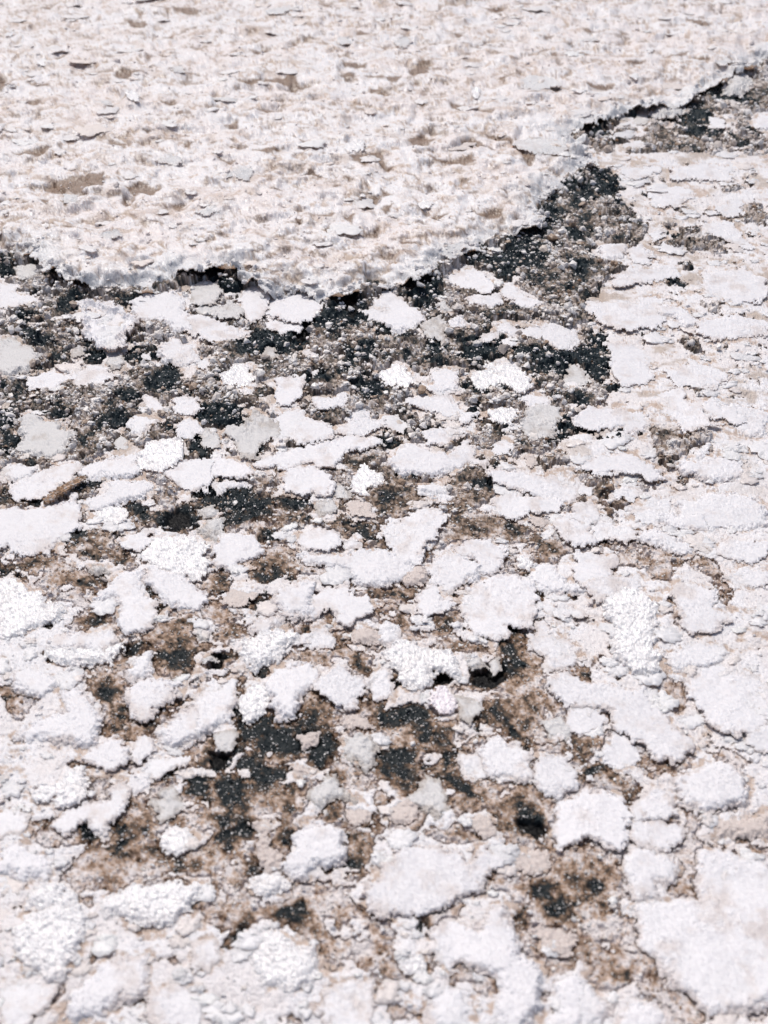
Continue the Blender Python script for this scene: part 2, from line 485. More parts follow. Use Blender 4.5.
BROWN = """
0,2|540,260 570,235 640,240 665,280 600,300 555,295
0,2|310,110 400,110 400,150 320,150
0,2|490,80 560,100 560,130 500,120
0,2|140,380 250,380 300,430 150,440
1,2|80,330 190,330 180,390 100,380
1,2|540,280 620,285 600,320
2,2|270,100 360,130 480,190 560,220 440,260 300,220
2,2|520,70 640,30 768,100 768,200 640,210 600,130
2,2|460,290 600,300 720,360 640,380 540,350
2,2|100,250 170,270 150,300 100,290
2,2|230,330 350,300 420,290 400,340 280,380
3,2|0,160 60,200 50,240 0,240
3,2|40,30 160,30 220,50 150,100 0,140
3,2|500,195 600,190 560,245 520,235
3,2|260,180 320,185 300,205
3,2|420,340 500,360 480,400 420,370
0,3|230,270 340,260 420,270 300,300
1,3|590,270 680,240 768,230 768,300 730,320 640,350
1,3|640,410 768,380 768,512 620,450
1,3|480,140 560,110 600,150
2,3|150,200 270,230 350,190 370,230 250,255
2,3|370,160 470,130 480,180 380,190
2,3|0,320 70,390 170,420 110,512 0,512
2,3|260,400 330,340 430,350 440,440 340,512 280,460
2,3|600,310 720,270 760,290 660,350
2,3|520,190 640,200 640,240
2,3|560,400 650,410 600,430
3,3|290,210 380,190 480,190 550,215 540,290 460,290 400,300 400,340 370,355 340,330 300,270
3,3|590,125 650,130 640,175 615,175
3,3|455,20 500,30 500,70
3,3|500,370 570,365 575,400
3,3|0,350 60,330 120,360 150,400 130,440 60,440 0,440
3,3|270,370 350,365 340,410 250,440 190,490 160,510 130,470 200,450
0,4|60,170 130,150 230,180 200,210 130,220 70,200
0,4|50,225 170,240 150,265 100,250
0,4|340,100 480,80 440,170 330,170
0,4|200,230 380,240 390,280 260,290 200,340
0,4|560,270 630,310 640,350 610,340
0,4|620,460 768,420 768,512 640,512
1,4|250,170 330,140 420,160 430,220 340,270 260,220
1,4|20,250 160,230 140,330 0,340
1,4|0,370 130,360 180,440 60,440
1,4|320,455 390,425 450,415 400,440
1,4|490,410 540,365 580,410 545,435
1,4|620,240 700,270 768,275 768,310 660,290
1,4|660,400 750,390 740,430 680,430
1,4|440,170 560,220 540,260 430,230
1,4|380,20 480,20 430,60
2,4|240,20 500,20 600,60 500,100 300,110 200,140
2,4|600,90 700,130 700,180 620,170
2,4|250,300 340,260 385,250 380,280 320,310 290,330
2,4|660,310 768,305 768,350 700,345
2,4|610,365 720,390 700,430 640,400
2,4|330,150 370,140 390,215 360,190
2,4|80,280 150,290 130,340 60,350
2,4|60,380 120,400 70,470 20,470
2,4|170,400 270,360 310,370 320,440 200,420
3,4|80,95 200,110 250,70 350,110 420,130 420,260 370,280 290,250 240,225 180,235 120,255 160,170
3,4|500,170 560,200 620,290 640,340 600,385 540,345 530,260 480,200
3,4|700,185 740,155 768,165 768,200
3,4|365,330 395,375 370,380
3,4|410,405 440,415 430,470 400,455
3,4|0,400 80,410 150,405 145,450 110,470 60,450 0,460
3,4|320,35 400,60 490,90 460,95 340,55
3,4|570,30 620,30 590,55
3,4|0,120 40,130 10,160 0,155
0,5|20,180 120,190 170,240 90,330 20,280 0,210
0,5|340,160 500,160 500,270 400,300 380,350 500,400 620,390 640,340 600,290 560,300 440,330
0,5|280,490 360,480 440,500 560,460 590,490 500,520 280,520
0,5|180,60 310,90 270,110 190,95
0,5|70,400 115,405 100,425
1,5|440,190 500,190 560,260 600,330 540,360 430,270
1,5|350,80 540,20 640,110 690,120 660,60 500,60
1,5|180,160 200,150 190,260 160,240
1,5|160,290 210,320 180,350
1,5|0,370 90,380 100,420 0,440
1,5|200,440 300,440 280,512 180,512
1,5|700,220 768,210 768,320 720,300
2,5|530,0 600,20 640,90 620,140 650,220 580,260 500,220 500,100
2,5|650,190 710,230 740,270 720,310 640,260
2,5|140,320 290,330 270,420 150,400
2,5|400,250 540,250 500,350 420,330
2,5|500,300 600,260 640,300 600,380
3,5|270,160 350,180 360,140 400,175 440,180 430,270 400,300 350,250 320,220 280,180
3,5|670,225 730,230 768,280 768,310 720,270
3,5|495,285 570,340 680,350 680,390 600,380 500,310
3,5|15,360 70,310 160,290 160,320 80,350
3,5|230,385 270,390 330,450 410,475 460,440 485,470 420,500 300,510 200,490
3,5|520,445 620,440 700,490 660,512 560,480
3,5|0,370 100,380 120,440 0,500
0,6|100,200 200,200 300,220 360,230 380,300 250,330 170,330 120,270
0,6|250,450 500,350 560,330 500,440 430,500 300,512
0,6|20,400 60,410 90,470 30,480
0,6|330,30 440,40 400,110 340,90
0,6|515,130 600,130 600,250 520,260
1,6|600,270 740,260 700,380 600,400
1,6|400,60 480,120 440,190 360,180
1,6|540,120 620,120 600,200 540,190
1,6|300,420 400,300 350,250
2,6|430,160 500,110 560,80 640,100 720,180 690,240 560,200 470,190
2,6|380,410 460,380 480,470 330,500
2,6|100,140 190,150 160,240 60,260 20,220
2,6|640,270 768,300 768,450 680,430
3,6|510,150 640,140 640,170 540,190
3,6|450,180 520,190 480,260 500,310 500,470 440,490 360,450 420,430 430,360 365,310 400,270 450,260
3,6|160,280 220,270 220,320 150,350
3,6|195,185 230,190 230,260 200,260
3,6|660,240 768,250 700,310 640,290
0,7|290,0 390,0 360,40 310,30
0,7|460,440 480,400 580,380 590,440 560,460 470,460
0,7|110,512 130,450 200,430 270,350 240,430 170,470
0,7|600,240 700,240 768,290 700,290 620,275
0,7|330,290 370,240 390,260 350,290
0,7|-20,235 20,240 10,290 -20,290
1,7|50,80 200,30 210,130 110,180
1,7|120,200 160,130 210,120 200,180 160,220
1,7|500,310 540,230 600,260 650,300 610,355 580,320
1,7|350,490 400,465 440,490 430,520 350,520
1,7|350,60 430,20 520,100 560,180 430,170 330,110
1,7|720,330 768,340 768,400 730,390
2,7|0,270 130,290 200,230 230,280 190,330 0,320
2,7|130,80 240,60 330,30 230,120 190,160
2,7|350,320 440,300 450,410 400,340
2,7|640,230 768,220 768,280 660,320 640,270
2,7|20,440 170,440 170,512 20,512
2,7|260,260 325,240 320,280 270,290
2,7|640,380 680,370 670,410 640,410
3,7|230,100 275,180 310,205 345,260 380,290 385,330 460,360 480,400 540,455 520,512 430,512 400,460 340,400 250,400 330,330 240,200
3,7|60,320 130,240 220,290 210,340 120,340
3,7|540,460 690,465 768,420 768,500 560,500
3,7|80,460 160,410 150,440 110,480
3,0|610,190 650,170 720,250 630,250
3,0|690,380 768,360 768,440 680,450
3,0|640,470 700,470 680,500
3,1|300,40 480,50 520,100 300,110 240,90
3,1|-10,370 80,350 130,400 30,410
3,1|540,235 640,240 680,250 600,262
3,1|545,335 650,355 620,385 560,350
3,1|650,330 700,300 768,320 768,390 720,400 650,390
3,1|350,430 370,380 450,390 500,370 520,410 640,460 660,500 560,500 400,490 300,470
3,1|480,290 540,295 500,305
3,1|700,250 760,255 730,265
3,1|200,410 310,400 240,460
3,1|385,320 430,330 400,338
2,1|690,320 768,330 768,370 720,380
"""
# hollows in the raised shelf: tan salt, recess shade painted in with it
HOLLOW = """
0,0|500,85 580,82 590,100 560,112 525,110
0,0|460,315 465,290 495,280 600,300 540,303 485,318
0,0|80,322 190,330 212,355 190,345 130,338
0,0|-10,300 45,330 0,358 -10,350
0,0|100,400 170,393 165,410 105,420
0,0|630,412 700,393 700,415
0,0|700,468 735,458 735,472
0,0|200,222 265,210 255,225
0,0|330,205 390,203 350,216
0,0|570,208 620,222 590,236
0,0|640,140 690,132 690,155
0,0|690,35 770,30 770,60 700,48
0,0|655,30 680,40 672,76
0,0|268,55 312,68 295,76
0,0|160,42 240,15 200,42
0,0|90,45 130,42 115,55
0,0|615,205 720,208 660,222
0,0|545,45 575,50 560,72
0,0|740,290 770,280 770,290
1,0|160,305 200,325 270,310 380,302 405,290 430,328 525,325 420,340 418,368 395,365 390,335 300,325 210,340
1,0|220,200 320,185 270,215
1,0|585,308 610,290 652,292 630,315
1,0|705,340 760,345 712,368
1,0|120,490 180,468 185,515 150,510
1,0|655,135 670,112 690,120 765,130
1,0|600,245 700,255 690,270 610,265
1,0|250,437 370,425 300,446
1,0|645,430 710,438 670,443
1,0|680,300 770,295 770,315
1,0|375,185 430,155 420,175
1,0|430,145 495,155 450,160
1,0|0,35 40,45 0,65
1,0|510,5 560,0 555,20
2,0|-10,312 75,303 50,332
2,0|95,285 150,240 188,245 175,298 120,308
2,0|258,400 330,412 315,428 270,425
2,0|360,430 440,435 430,457
2,0|455,312 530,293 480,322
2,0|660,215 690,212 690,243
2,0|270,125 330,128 300,147
2,0|620,148 690,145 650,160
2,0|520,0 605,0 580,14
2,0|120,405 190,405 150,420
2,0|735,210 770,200 770,222
2,0|205,235 250,230 225,242
2,0|560,375 660,370 600,382
2,0|400,30 500,20 450,50
3,0|190,250 290,245 210,268
3,0|350,230 450,210 420,232
3,0|470,225 545,238 490,245
3,0|-10,340 150,340 140,355 90,360
3,0|-10,205 60,210 40,230
3,0|5,105 80,130 60,140
3,0|690,15 720,25 690,35
3,0|735,10 770,15 745,22
3,0|440,70 550,90 500,105
0,1|45,102 130,90 215,68 155,120
0,1|160,245 230,200 330,180 420,178 410,230 300,262 220,252
0,1|500,245 560,215 640,240 610,272 540,268
0,1|150,290 200,288 190,318
0,1|238,290 278,300 262,326
0,1|430,50 515,66 490,82 440,72
0,1|400,18 432,35 415,40
0,1|488,265 540,290 498,320
0,1|530,10 605,15 590,22
0,1|730,50 775,60 740,75
0,1|680,300 740,290 720,330
0,1|235,400 310,385 280,410
0,1|80,280 130,295 100,305
0,1|5,340 45,345 20,362
0,1|600,350 640,345 620,355
1,1|255,100 380,82 300,122
1,1|428,52 478,68 470,92
1,1|622,122 700,98 770,92 770,178 740,140 705,132 695,165
1,1|470,160 548,212 440,188
1,1|665,285 720,260 770,262 712,312
1,1|95,112 180,128 150,142
1,1|440,352 570,340 560,355
1,1|598,350 648,342 640,385
1,1|485,408 560,402 550,420
1,1|640,420 720,405 750,390 750,420
1,1|598,200 655,215 630,224
1,1|555,250 575,232 595,238
1,1|288,240 360,250 320,250
1,1|405,375 445,370 430,392
1,1|105,400 130,370 125,405
1,1|75,60 100,55 85,66
1,1|520,70 535,110 525,118
1,1|205,180 240,195 230,215
2,1|78,42 150,12 205,38 150,68
2,1|305,52 350,28 415,65 340,72
2,1|185,112 260,120 350,96 365,125 300,136 200,125
2,1|-10,138 42,155 0,178
2,1|525,68 580,98 605,110 585,145
2,1|-10,312 42,300 10,335
2,1|340,315 370,345 485,312 470,345 420,362 375,355
2,1|40,452 155,470 80,472
2,1|90,185 140,182 110,198
2,1|420,72 445,75 430,84
2,1|380,10 520,35 520,50 440,30
2,1|460,255 500,250 490,268
2,1|600,105 700,100 740,70 700,112
2,1|180,340 270,340 200,362
2,1|295,210 350,215 320,232
2,1|520,345 550,350 535,362
2,1|-10,245 35,262 -10,272
"""
CRUST = [
 "598,165 623,155 676,154 768,157 900,150 900,760 768,760 740,785 700,762 660,752 620,702 600,692 560,640 545,600 560,562 600,560 620,520 600,482 560,500 505,470 560,445 605,425 612,390 618,350 604,318 600,290 626,253 646,238 651,228 626,200 606,180",
 "-150,650 20,655 60,660 100,700 97,738 130,752 130,765 85,800 100,830 75,860 60,880 100,885 110,910 190,915 240,935 290,930 330,960 380,980 400,1010 400,1130 -150,1130",
 "380,995 430,965 440,990 490,1000 500,960 540,965 560,985 548,1020 590,985 640,1000 690,1020 760,1005 900,990 900,1130 380,1130",
 "690,770 768,757 900,757 900,830 768,838 740,848 700,835 685,800",
 "-150,560 0,570 40,590 70,610 60,640 100,650 90,660 -150,660",
]
SHELF = "-1500,300 -150,255 0,250 15,246 35,250 42,262 50,272 75,281 95,281 120,276 150,283 160,278 175,268 205,271 215,270 228,262 240,272 270,285 300,281 318,290 330,292 355,288 370,279 384,281 415,280 430,270 442,258 452,250 475,245 482,238 500,232 520,228 540,222 546,212 538,206 540,195 550,185 562,180 575,168 598,158 588,150 580,140 575,128 590,121 612,117 620,108 650,105 690,100 700,88 722,80 730,70 748,66 768,52 900,20 1500,-120 2600,-300 -1500,-300"
HOLES = "456,628 467,625 475,628 473,636 463,637;210,752 230,748 224,765 213,764;206,666 219,654 227,658 224,667 207,672;165,522 176,508 190,515 192,528 168,530;200,704 207,697 212,705 206,710;514,820 535,823 544,828 537,838 524,830;474,668 502,663 506,680 490,688 472,686;435,670 452,668 454,680 436,684;388,678 396,676 406,685 390,686;112,533 130,540 122,545;120,645 133,640 132,655 122,655;300,324 314,316 308,338 290,342;340,300 352,296 360,312 350,322"
SUN_EL, SUN_AZ, SUN_E, SKY_E, EXPO = 60, 28, 3.2, 0.13, -0.45
import bpy, math
import numpy as np

rng = np.random.default_rng(7)
scene = bpy.context.scene
COL = scene.collection

# ------------------------------------------------------------------ camera geometry
W, HGT = 768, 1024
CAM_H = 1.0
PITCH = math.radians(40.0)
VFOV = math.radians(48.0)
FPX = HGT / 2 / math.tan(VFOV / 2)
cP, sP = math.cos(PITCH), math.sin(PITCH)

def unproject(px, py, z=0.0):
    """pixel -> point of the horizontal plane at height z (metres)"""
    px = np.asarray(px, float); py = np.asarray(py, float)
    u = (px - W / 2) / FPX; v = (HGT / 2 - py) / FPX
    dy = cP + v * sP; dz = -sP + v * cP
    t = (CAM_H - z) / (-dz)
    return u * t, dy * t

def project(x, y, z=0.0):
    fz = y * cP + (CAM_H - z) * sP
    v = (y * sP - (CAM_H - z) * cP) / fz
    return W / 2 + FPX * x / fz, HGT / 2 - FPX * v

# ------------------------------------------------------------------ noise
def _hash(ix, iy, seed):
    h = (ix.astype(np.int64) * 374761393 + iy.astype(np.int64) * 668265263 + seed * 1442695041) & 0xFFFFFFFF
    h = ((h ^ (h >> 13)) * 1274126177) & 0xFFFFFFFF
    h = ((h ^ (h >> 16)) * 2246822519) & 0xFFFFFFFF
    return ((h ^ (h >> 15)) & 0xFFFFFF) / float(0xFFFFFF)

def vnoise(x, y, seed=0):
    ix = np.floor(x); iy = np.floor(y)
    fx = x - ix; fy = y - iy
    fx = fx * fx * fx * (fx * (fx * 6 - 15) + 10); fy = fy * fy * fy * (fy * (fy * 6 - 15) + 10)
    a = _hash(ix, iy, seed); b = _hash(ix + 1, iy, seed)
    c = _hash(ix, iy + 1, seed); d = _hash(ix + 1, iy + 1, seed)
    return (a + (b - a) * fx) * (1 - fy) + (c + (d - c) * fx) * fy

def fbm(x, y, seed=0, octv=4, gain=0.5):
    s = 0.0; a = 1.0; n = 0.0
    for k in range(octv):
        s = s + a * vnoise(x * 2 ** k + 17.3 * k, y * 2 ** k - 9.1 * k, seed + k)
        n += a; a *= gain
    return s / n * 2 - 1                       # about -1..1

def voro(x, y, seed=0):
    """nearest-cell distance, second distance, cell random, offset to the cell centre"""
    ix = np.floor(x); iy = np.floor(y)
    f1 = np.full(x.shape, 9.0); f2 = np.full(x.shape, 9.0)
    cid = np.zeros(x.shape); ox = np.zeros(x.shape); oy = np.zeros(x.shape)
    for dx in (-1, 0, 1):
        for dy in (-1, 0, 1):
            cx = ix + dx; cy = iy + dy
            qx = cx + 0.1 + 0.8 * _hash(cx, cy, seed) - x
            qy = cy + 0.1 + 0.8 * _hash(cx, cy, seed + 51) - y
            d = np.sqrt(qx * qx + qy * qy)
            m = d < f1
            f2 = np.where(m, f1, np.minimum(f2, d))
            cid = np.where(m, _hash(cx, cy, seed + 99), cid)
            ox = np.where(m, -qx, ox); oy = np.where(m, -qy, oy)
            f1 = np.where(m, d, f1)
    return f1, f2, cid, ox, oy

def sstep(a, b, x):
    t = np.clip((x - a) / (b - a), 0, 1)
    return t * t * (3 - 2 * t)

def poly_sdf(poly, x, y):
    """signed distance to a polygon, negative inside"""
    d2 = np.full(x.shape, 1e9); inside = np.zeros(x.shape, bool)
    n = len(poly)
    for i in range(n):
        ax, ay = poly[i]; bx, by = poly[(i + 1) % n]
        ex, ey = bx - ax, by - ay
        L = ex * ex + ey * ey + 1e-12
        t = np.clip(((x - ax) * ex + (y - ay) * ey) / L, 0, 1)
        qx = x - (ax + ex * t); qy = y - (ay + ey * t)
        d2 = np.minimum(d2, qx * qx + qy * qy)
        c = (ay > y) != (by > y)
        with np.errstate(divide='ignore', invalid='ignore'):
            xi = ax + (y - ay) / (by - ay if abs(by - ay) > 1e-12 else 1e-12) * ex
        inside ^= c & (x < xi)
    d = np.sqrt(d2)
    return np.where(inside, -d, d)

# ------------------------------------------------------------------ the sampling grid: fine near, coarser far, out to the horizon
STEP = 1.25
cols = np.arange(-170, W + 171, STEP)
rows = np.arange(-90, 1131, STEP)
gr = np.array([14, 40, 90, 180, 350, 700, 1400, 3000, 6000, 12000.])
PXS = np.concatenate([(cols[0] - gr)[::-1], cols, cols[-1] + gr])
PYS = np.concatenate([[-440, -425, -400, -370, -335, -295, -255, -215, -180, -150, -125, -105], rows,
                      rows[-1] + np.array([14, 40, 90, 180, 350, 600])])
NC, NR = len(PXS), len(PYS)
GPX, GPY = np.meshgrid(PXS, PYS)
jit = rng.uniform(-0.32, 0.32, (2, NR, NC)) * STEP
fine = (GPX > cols[0]) & (GPX < cols[-1]) & (GPY > rows[0]) & (GPY < rows[-1])
GX, GY = unproject(GPX + jit[0] * fine, GPY + jit[1] * fine)
PXM = (CAM_H * sP + GY * cP) / FPX                   # metres covered by one pixel there

def window(poly, pad):
    """grid rows and columns that cover a world polygon"""
    px, py = project(poly[:, 0], poly[:, 1])
    c0 = np.searchsorted(PXS, px.min() - pad); c1 = np.searchsorted(PXS, px.max() + pad)
    r0 = np.searchsorted(PYS, py.min() - pad); r1 = np.searchsorted(PYS, py.max() + pad)
    return slice(max(r0 - 1, 0), min(r1 + 1, NR)), slice(max(c0 - 1, 0), min(c1 + 1, NC))

def parse(block, z):
    out = []
    for ln in block.strip().splitlines():
        f = ln.split('|')
        c, r = map(int, f[0].split(','))
        pts = np.array([[float(v) for v in p.split(',')] for p in f[-1].split()])
        px = c * 192 + pts[:, 0] / 4; py = r * 128 + pts[:, 1] / 4
        wx, wy = unproject(px, py, z)
        out.append((f[1] if len(f) > 2 else '', np.stack([wx, wy], 1), (px, py)))
    return out

def pxpoly(s, z):
    pts = np.array([[float(v) for v in p.split(',')] for p in s.split()])
    return np.stack(unproject(pts[:, 0], pts[:, 1], z), 1)

def paint(polys, feather, warp, seed):
    """0..1 map of a set of outlines with ragged borders, on the grid"""
    m = np.zeros((NR, NC))
    for o, poly, _ in polys:
        w = window(poly, 14)
        x, y, s = GX[w], GY[w], PXM[w]
        d = poly_sdf(poly, x, y) / s + warp * fbm(x * 70, y * 70, seed, 4, 0.62)
        m[w] = np.maximum(m[w], sstep(feather, -feather, d))
    return m

# ------------------------------------------------------------------ materials
def new_mat(name):
    m = bpy.data.materials.new(name); m.use_nodes = True
    nt = m.node_tree; nt.nodes.clear()
    return m, nt.nodes, nt.links

def crystal_material(name, rough, sss, glint, bump, scale, coat=0.0, sssr=0.006, spec=0.5, rad=(1.0, 0.85, 0.75), crough=0.2, cior=1.5, vary=0.95):
    """base colour from the 'tint' attribute; every crystal cell has its own facet direction"""
    m, N, L = new_mat(name)
    out = N.new('ShaderNodeOutputMaterial'); b = N.new('ShaderNodeBsdfPrincipled')
    L.new(b.outputs[0], out.inputs[0])
    at = N.new('ShaderNodeAttribute'); at.attribute_name = 'tint'
    geo = N.new('ShaderNodeNewGeometry')
    nz = N.new('ShaderNodeTexNoise'); nz.inputs['Scale'].default_value = 260; nz.inputs['Detail'].default_value = 5
    nz.inputs['Roughness'].default_value = 0.65
    L.new(geo.outputs['Position'], nz.inputs['Vector'])
    mr = N.new('ShaderNodeMapRange'); mr.inputs[1].default_value = 0.3; mr.inputs[2].default_value = 0.7
    mr.inputs[3].default_value = vary; mr.inputs[4].default_value = 1.03
    L.new(nz.outputs[0], mr.inputs[0])
    mul = N.new('ShaderNodeVectorMath'); mul.operation = 'SCALE'
    L.new(at.outputs['Color'], mul.inputs[0]); L.new(mr.outputs[0], mul.inputs['Scale'])
    L.new(mul.outputs[0], b.inputs['Base Color'])
    v = N.new('ShaderNodeTexVoronoi'); v.inputs['Scale'].default_value = scale
    L.new(geo.outputs['Position'], v.inputs['Vector'])
    sub = N.new('ShaderNodeVectorMath'); sub.operation = 'SUBTRACT'; sub.inputs[1].default_value = (0.5, 0.5, 0.5)
    L.new(v.outputs['Color'], sub.inputs[0])
    sc = N.new('ShaderNodeVectorMath'); sc.operation = 'SCALE'; sc.inputs['Scale'].default_value = glint
    L.new(sub.outputs[0], sc.inputs[0])
    bp = N.new('ShaderNodeBump'); bp.inputs['Strength'].default_value = bump; bp.inputs['Distance'].default_value = 0.0012
    L.new(nz.outputs[0], bp.inputs['Height'])
    add = N.new('ShaderNodeVectorMath'); add.operation = 'ADD'
    L.new(bp.outputs[0], add.inputs[0]); L.new(sc.outputs[0], add.inputs[1])
    nn = N.new('ShaderNodeVectorMath'); nn.operation = 'NORMALIZE'; L.new(add.outputs[0], nn.inputs[0])
    L.new(nn.outputs[0], b.inputs['Normal'])
    b.inputs['Roughness'].default_value = rough
    b.inputs['Specular IOR Level'].default_value = spec
    if sss:
        b.inputs['Subsurface Weight'].default_value = sss
        b.inputs['Subsurface Radius'].default_value = rad
        b.inputs['Subsurface Scale'].default_value = sssr
    if coat:
        b.inputs['Coat Weight'].default_value = coat; b.inputs['Coat Roughness'].default_value = crough; b.inputs['Coat IOR'].default_value = cior
        L.new(nn.outputs[0], b.inputs['Coat Normal'])
    return m

M_SALT = crystal_material('salt_crystal', 0.5, 0.7, 0.28, 0.35, 420, coat=0.08, sssr=0.0028, rad=(1, 0.95, 0.92), spec=0.35)
M_SPARK = crystal_material('sparkling_salt', 0.42, 0.7, 0.30, 0.3, 330, coat=0.7, crough=0.36, cior=1.8, sssr=0.003, rad=(1, 0.95, 0.92))
M_SHELF = crystal_material('shelf_salt', 0.5, 0.8, 0.4, 0.4, 300, sssr=0.010, rad=(1.0, 0.93, 0.88), coat=0.25)
M_MUD = crystal_material('salty_mud', 0.55, 0.0, 0.5, 0.6, 420, spec=0.15, coat=0.05, crough=0.22, vary=0.85)
M_WET = crystal_material('wet_mud', 0.6, 0.0, 0.4, 0.3, 500, spec=0.12)
M_GRAIN = crystal_material('salt_grain', 0.24, 0.0, 0.35, 0.2, 500)
M_CRUMB = crystal_material('salt_crumb', 0.4, 0.5, 0.3, 0.2, 500, sssr=0.002, rad=(1, 1, 1))
M_PLATE = crystal_material('plate_salt', 0.5, 0.5, 0.35, 0.4, 420, sssr=0.003, rad=(1.0, 0.95, 0.9), coat=0.15)

# ------------------------------------------------------------------ mesh builders
def make_mesh(name, verts, quads, tint, mat, parent=None, tris=None, smooth=False):
    me = bpy.data.meshes.new(name)
    nq = len(quads); ntri = 0 if tris is None else len(tris)
    me.vertices.add(len(verts)); me.vertices.foreach_set('co', np.ascontiguousarray(verts, np.float32).ravel())
    li = [np.asarray(quads).ravel()] if nq else []
    if ntri: li.append(np.asarray(tris).ravel())
    li = np.concatenate(li).astype(np.int32)
    me.loops.add(len(li)); me.loops.foreach_set('vertex_index', li)
    tot = np.concatenate([np.full(nq, 4), np.full(ntri, 3)]).astype(np.int32)
    st = np.concatenate([[0], np.cumsum(tot)[:-1]]).astype(np.int32)
    me.polygons.add(nq + ntri)
    me.polygons.foreach_set('loop_start', st); me.polygons.foreach_set('loop_total', tot)
    me.polygons.foreach_set('use_smooth', np.full(nq + ntri, smooth))
    a = me.attributes.new('tint', 'FLOAT_COLOR', 'POINT')
    c = np.ones((len(verts), 4), np.float32); c[:, :3] = tint
    a.data.foreach_set('color', c.ravel())
    me.materials.append(mat)
    me.update(calc_edges=True); me.validate()
    o = bpy.data.objects.new(name, me); COL.objects.link(o)
    if parent: o.parent = parent
    return o

def sheet(name, win, mask, ztop, zbot, tint, mat, origin=(0, 0, 0), smooth=False, xy=None):
    """a plate of real thickness over the grid cells where mask is set: top, underside and ragged sides"""
    x, y = (GX[win], GY[win]) if xy is None else xy
    nr, nc = x.shape
    cell = mask[:-1, :-1].astype(int) + mask[1:, :-1] + mask[:-1, 1:] + mask[1:, 1:] >= 3
    if cell.sum() < 3: return None
    used = np.zeros((nr, nc), bool)
    used[:-1, :-1] |= cell; used[1:, :-1] |= cell; used[:-1, 1:] |= cell; used[1:, 1:] |= cell
    idx = -np.ones((nr, nc), int); n = used.sum(); idx[used] = np.arange(n)
    vt = np.stack([x[used], y[used], ztop[used]], 1); vb = np.stack([x[used], y[used], zbot[used]], 1)
    verts = np.concatenate([vt, vb]) - np.array(origin)
    # grid rows run towards the viewer, so this order faces up
    q = np.stack([idx[:-1, :-1], idx[1:, :-1], idx[1:, 1:], idx[:-1, 1:]], -1)[cell]
    quads = [q, q[:, ::-1] + n]
    pad = np.pad(cell, 1)
    a, b, c, d = idx[:-1, :-1], idx[1:, :-1], idx[1:, 1:], idx[:-1, 1:]
    for nb, e0, e1 in ((pad[1:-1, :-2], a, b), (pad[2:, 1:-1], b, c), (pad[1:-1, 2:], c, d), (pad[:-2, 1:-1], d, a)):
        m = cell & ~nb
        p, r = e0[m], e1[m]
        quads.append(np.stack([p, p + n, r + n, r], 1))
    t = tint[used]
    o = make_mesh(name, verts, np.concatenate(quads), np.concatenate([t, t * np.array((0.66, 0.52, 0.42))]), mat, smooth=smooth)  # underside tinted tan-brown to paint warm shade along the edges
    o.location = origin
    return o

def mix(a, b, t):
    return np.asarray(a) * (1 - t[..., None]) + np.asarray(b) * t[..., None]

# ------------------------------------------------------------------ maps of the place
Z_SHELF = 0.026
flakes = [(o, p, q, 0) for o, p, q in parse(FLAKES, 0.012)]
flakes += [(o, p, q, 1) for o, p, q in parse(SHELF_FLAKES, Z_SHELF + 0.004)]
flakes += [(o, p, q, 0) for o, p, q in parse(TRENCH_FLAKES, 0.012)]
dark_p, brown_p, hollow_p = parse(DARK, 0.0), parse(BROWN, 0.0), parse(HOLLOW, Z_SHELF)
hole_p = [('', pxpoly(s, 0.0), None) for s in HOLES.split(';')]

LOW = 0.006 * fbm(GX * 5, GY * 5, 3, 3)                          # gentle swell of the lake bed
DARKM = paint(dark_p, 3.0, 7.0, 11)
BROWNM = paint(brown_p, 4.0, 7.0, 12)
HOLEM = paint(hole_p, 2.5, 6.0, 13)
COVER = np.full((NR, NC), 1.0)                                   # distance to the nearest flake outline, metres

def edge_noise(x, y, s, seed, amp=4.2):
    """crumbly plate edge: rounded bites of crystals"""
    f1, f2, _, _, _ = voro(x * 120, y * 120, seed)
    g1, _, _, _, _ = voro(x * 260, y * 260, seed + 5)
    return s * amp * (2.9 * fbm(x * 40, y * 40, seed, 6, 0.76) + 0.95 * (f1 - 0.42) + 0.85 * (g1 - 0.42)) - s * amp * 0.55

sd_cache = []
for i, (o, poly, _, lvl) in enumerate(flakes):
    w = window(poly, 12)
    x, y, s = GX[w], GY[w], PXM[w]
    d = poly_sdf(poly, x, y) + edge_noise(x, y, s, 21 + i % 7, (2.6 if lvl else 4.6) * min(1.0, 0.35 + np.ptp(_[0]) / 60))
    sd_cache.append((w, d))
    if lvl == 0: COVER[w] = np.minimum(COVER[w], d)

# ------------------------------------------------------------------ raised shelf and thin crust outlines
shelf_poly = pxpoly(SHELF, Z_SHELF)
SH0 = poly_sdf(shelf_poly, GX, GY)
SH = SH0 + edge_noise(GX, GY, PXM, 31, 4.6) * fine
CR = np.full((NR, NC), 1.0)
for s in CRUST: 
    P_ = pxpoly(s, 0.004)
    CR = np.minimum(CR, poly_sdf(P_, GX, GY))
far_right = (GPX > 860) | (GPX < -100) | (GPY > 1100)
gap = np.maximum(BROWNM, DARKM)
CR = np.maximum(CR, (gap - 0.45) * 0.012)
CR = np.maximum(CR, -(SH - 0.012))
CR = CR + edge_noise(GX, GY, PXM, 41, 4.0) * fine + 0.006 * fbm(GX * 22, GY * 22, 44, 3)
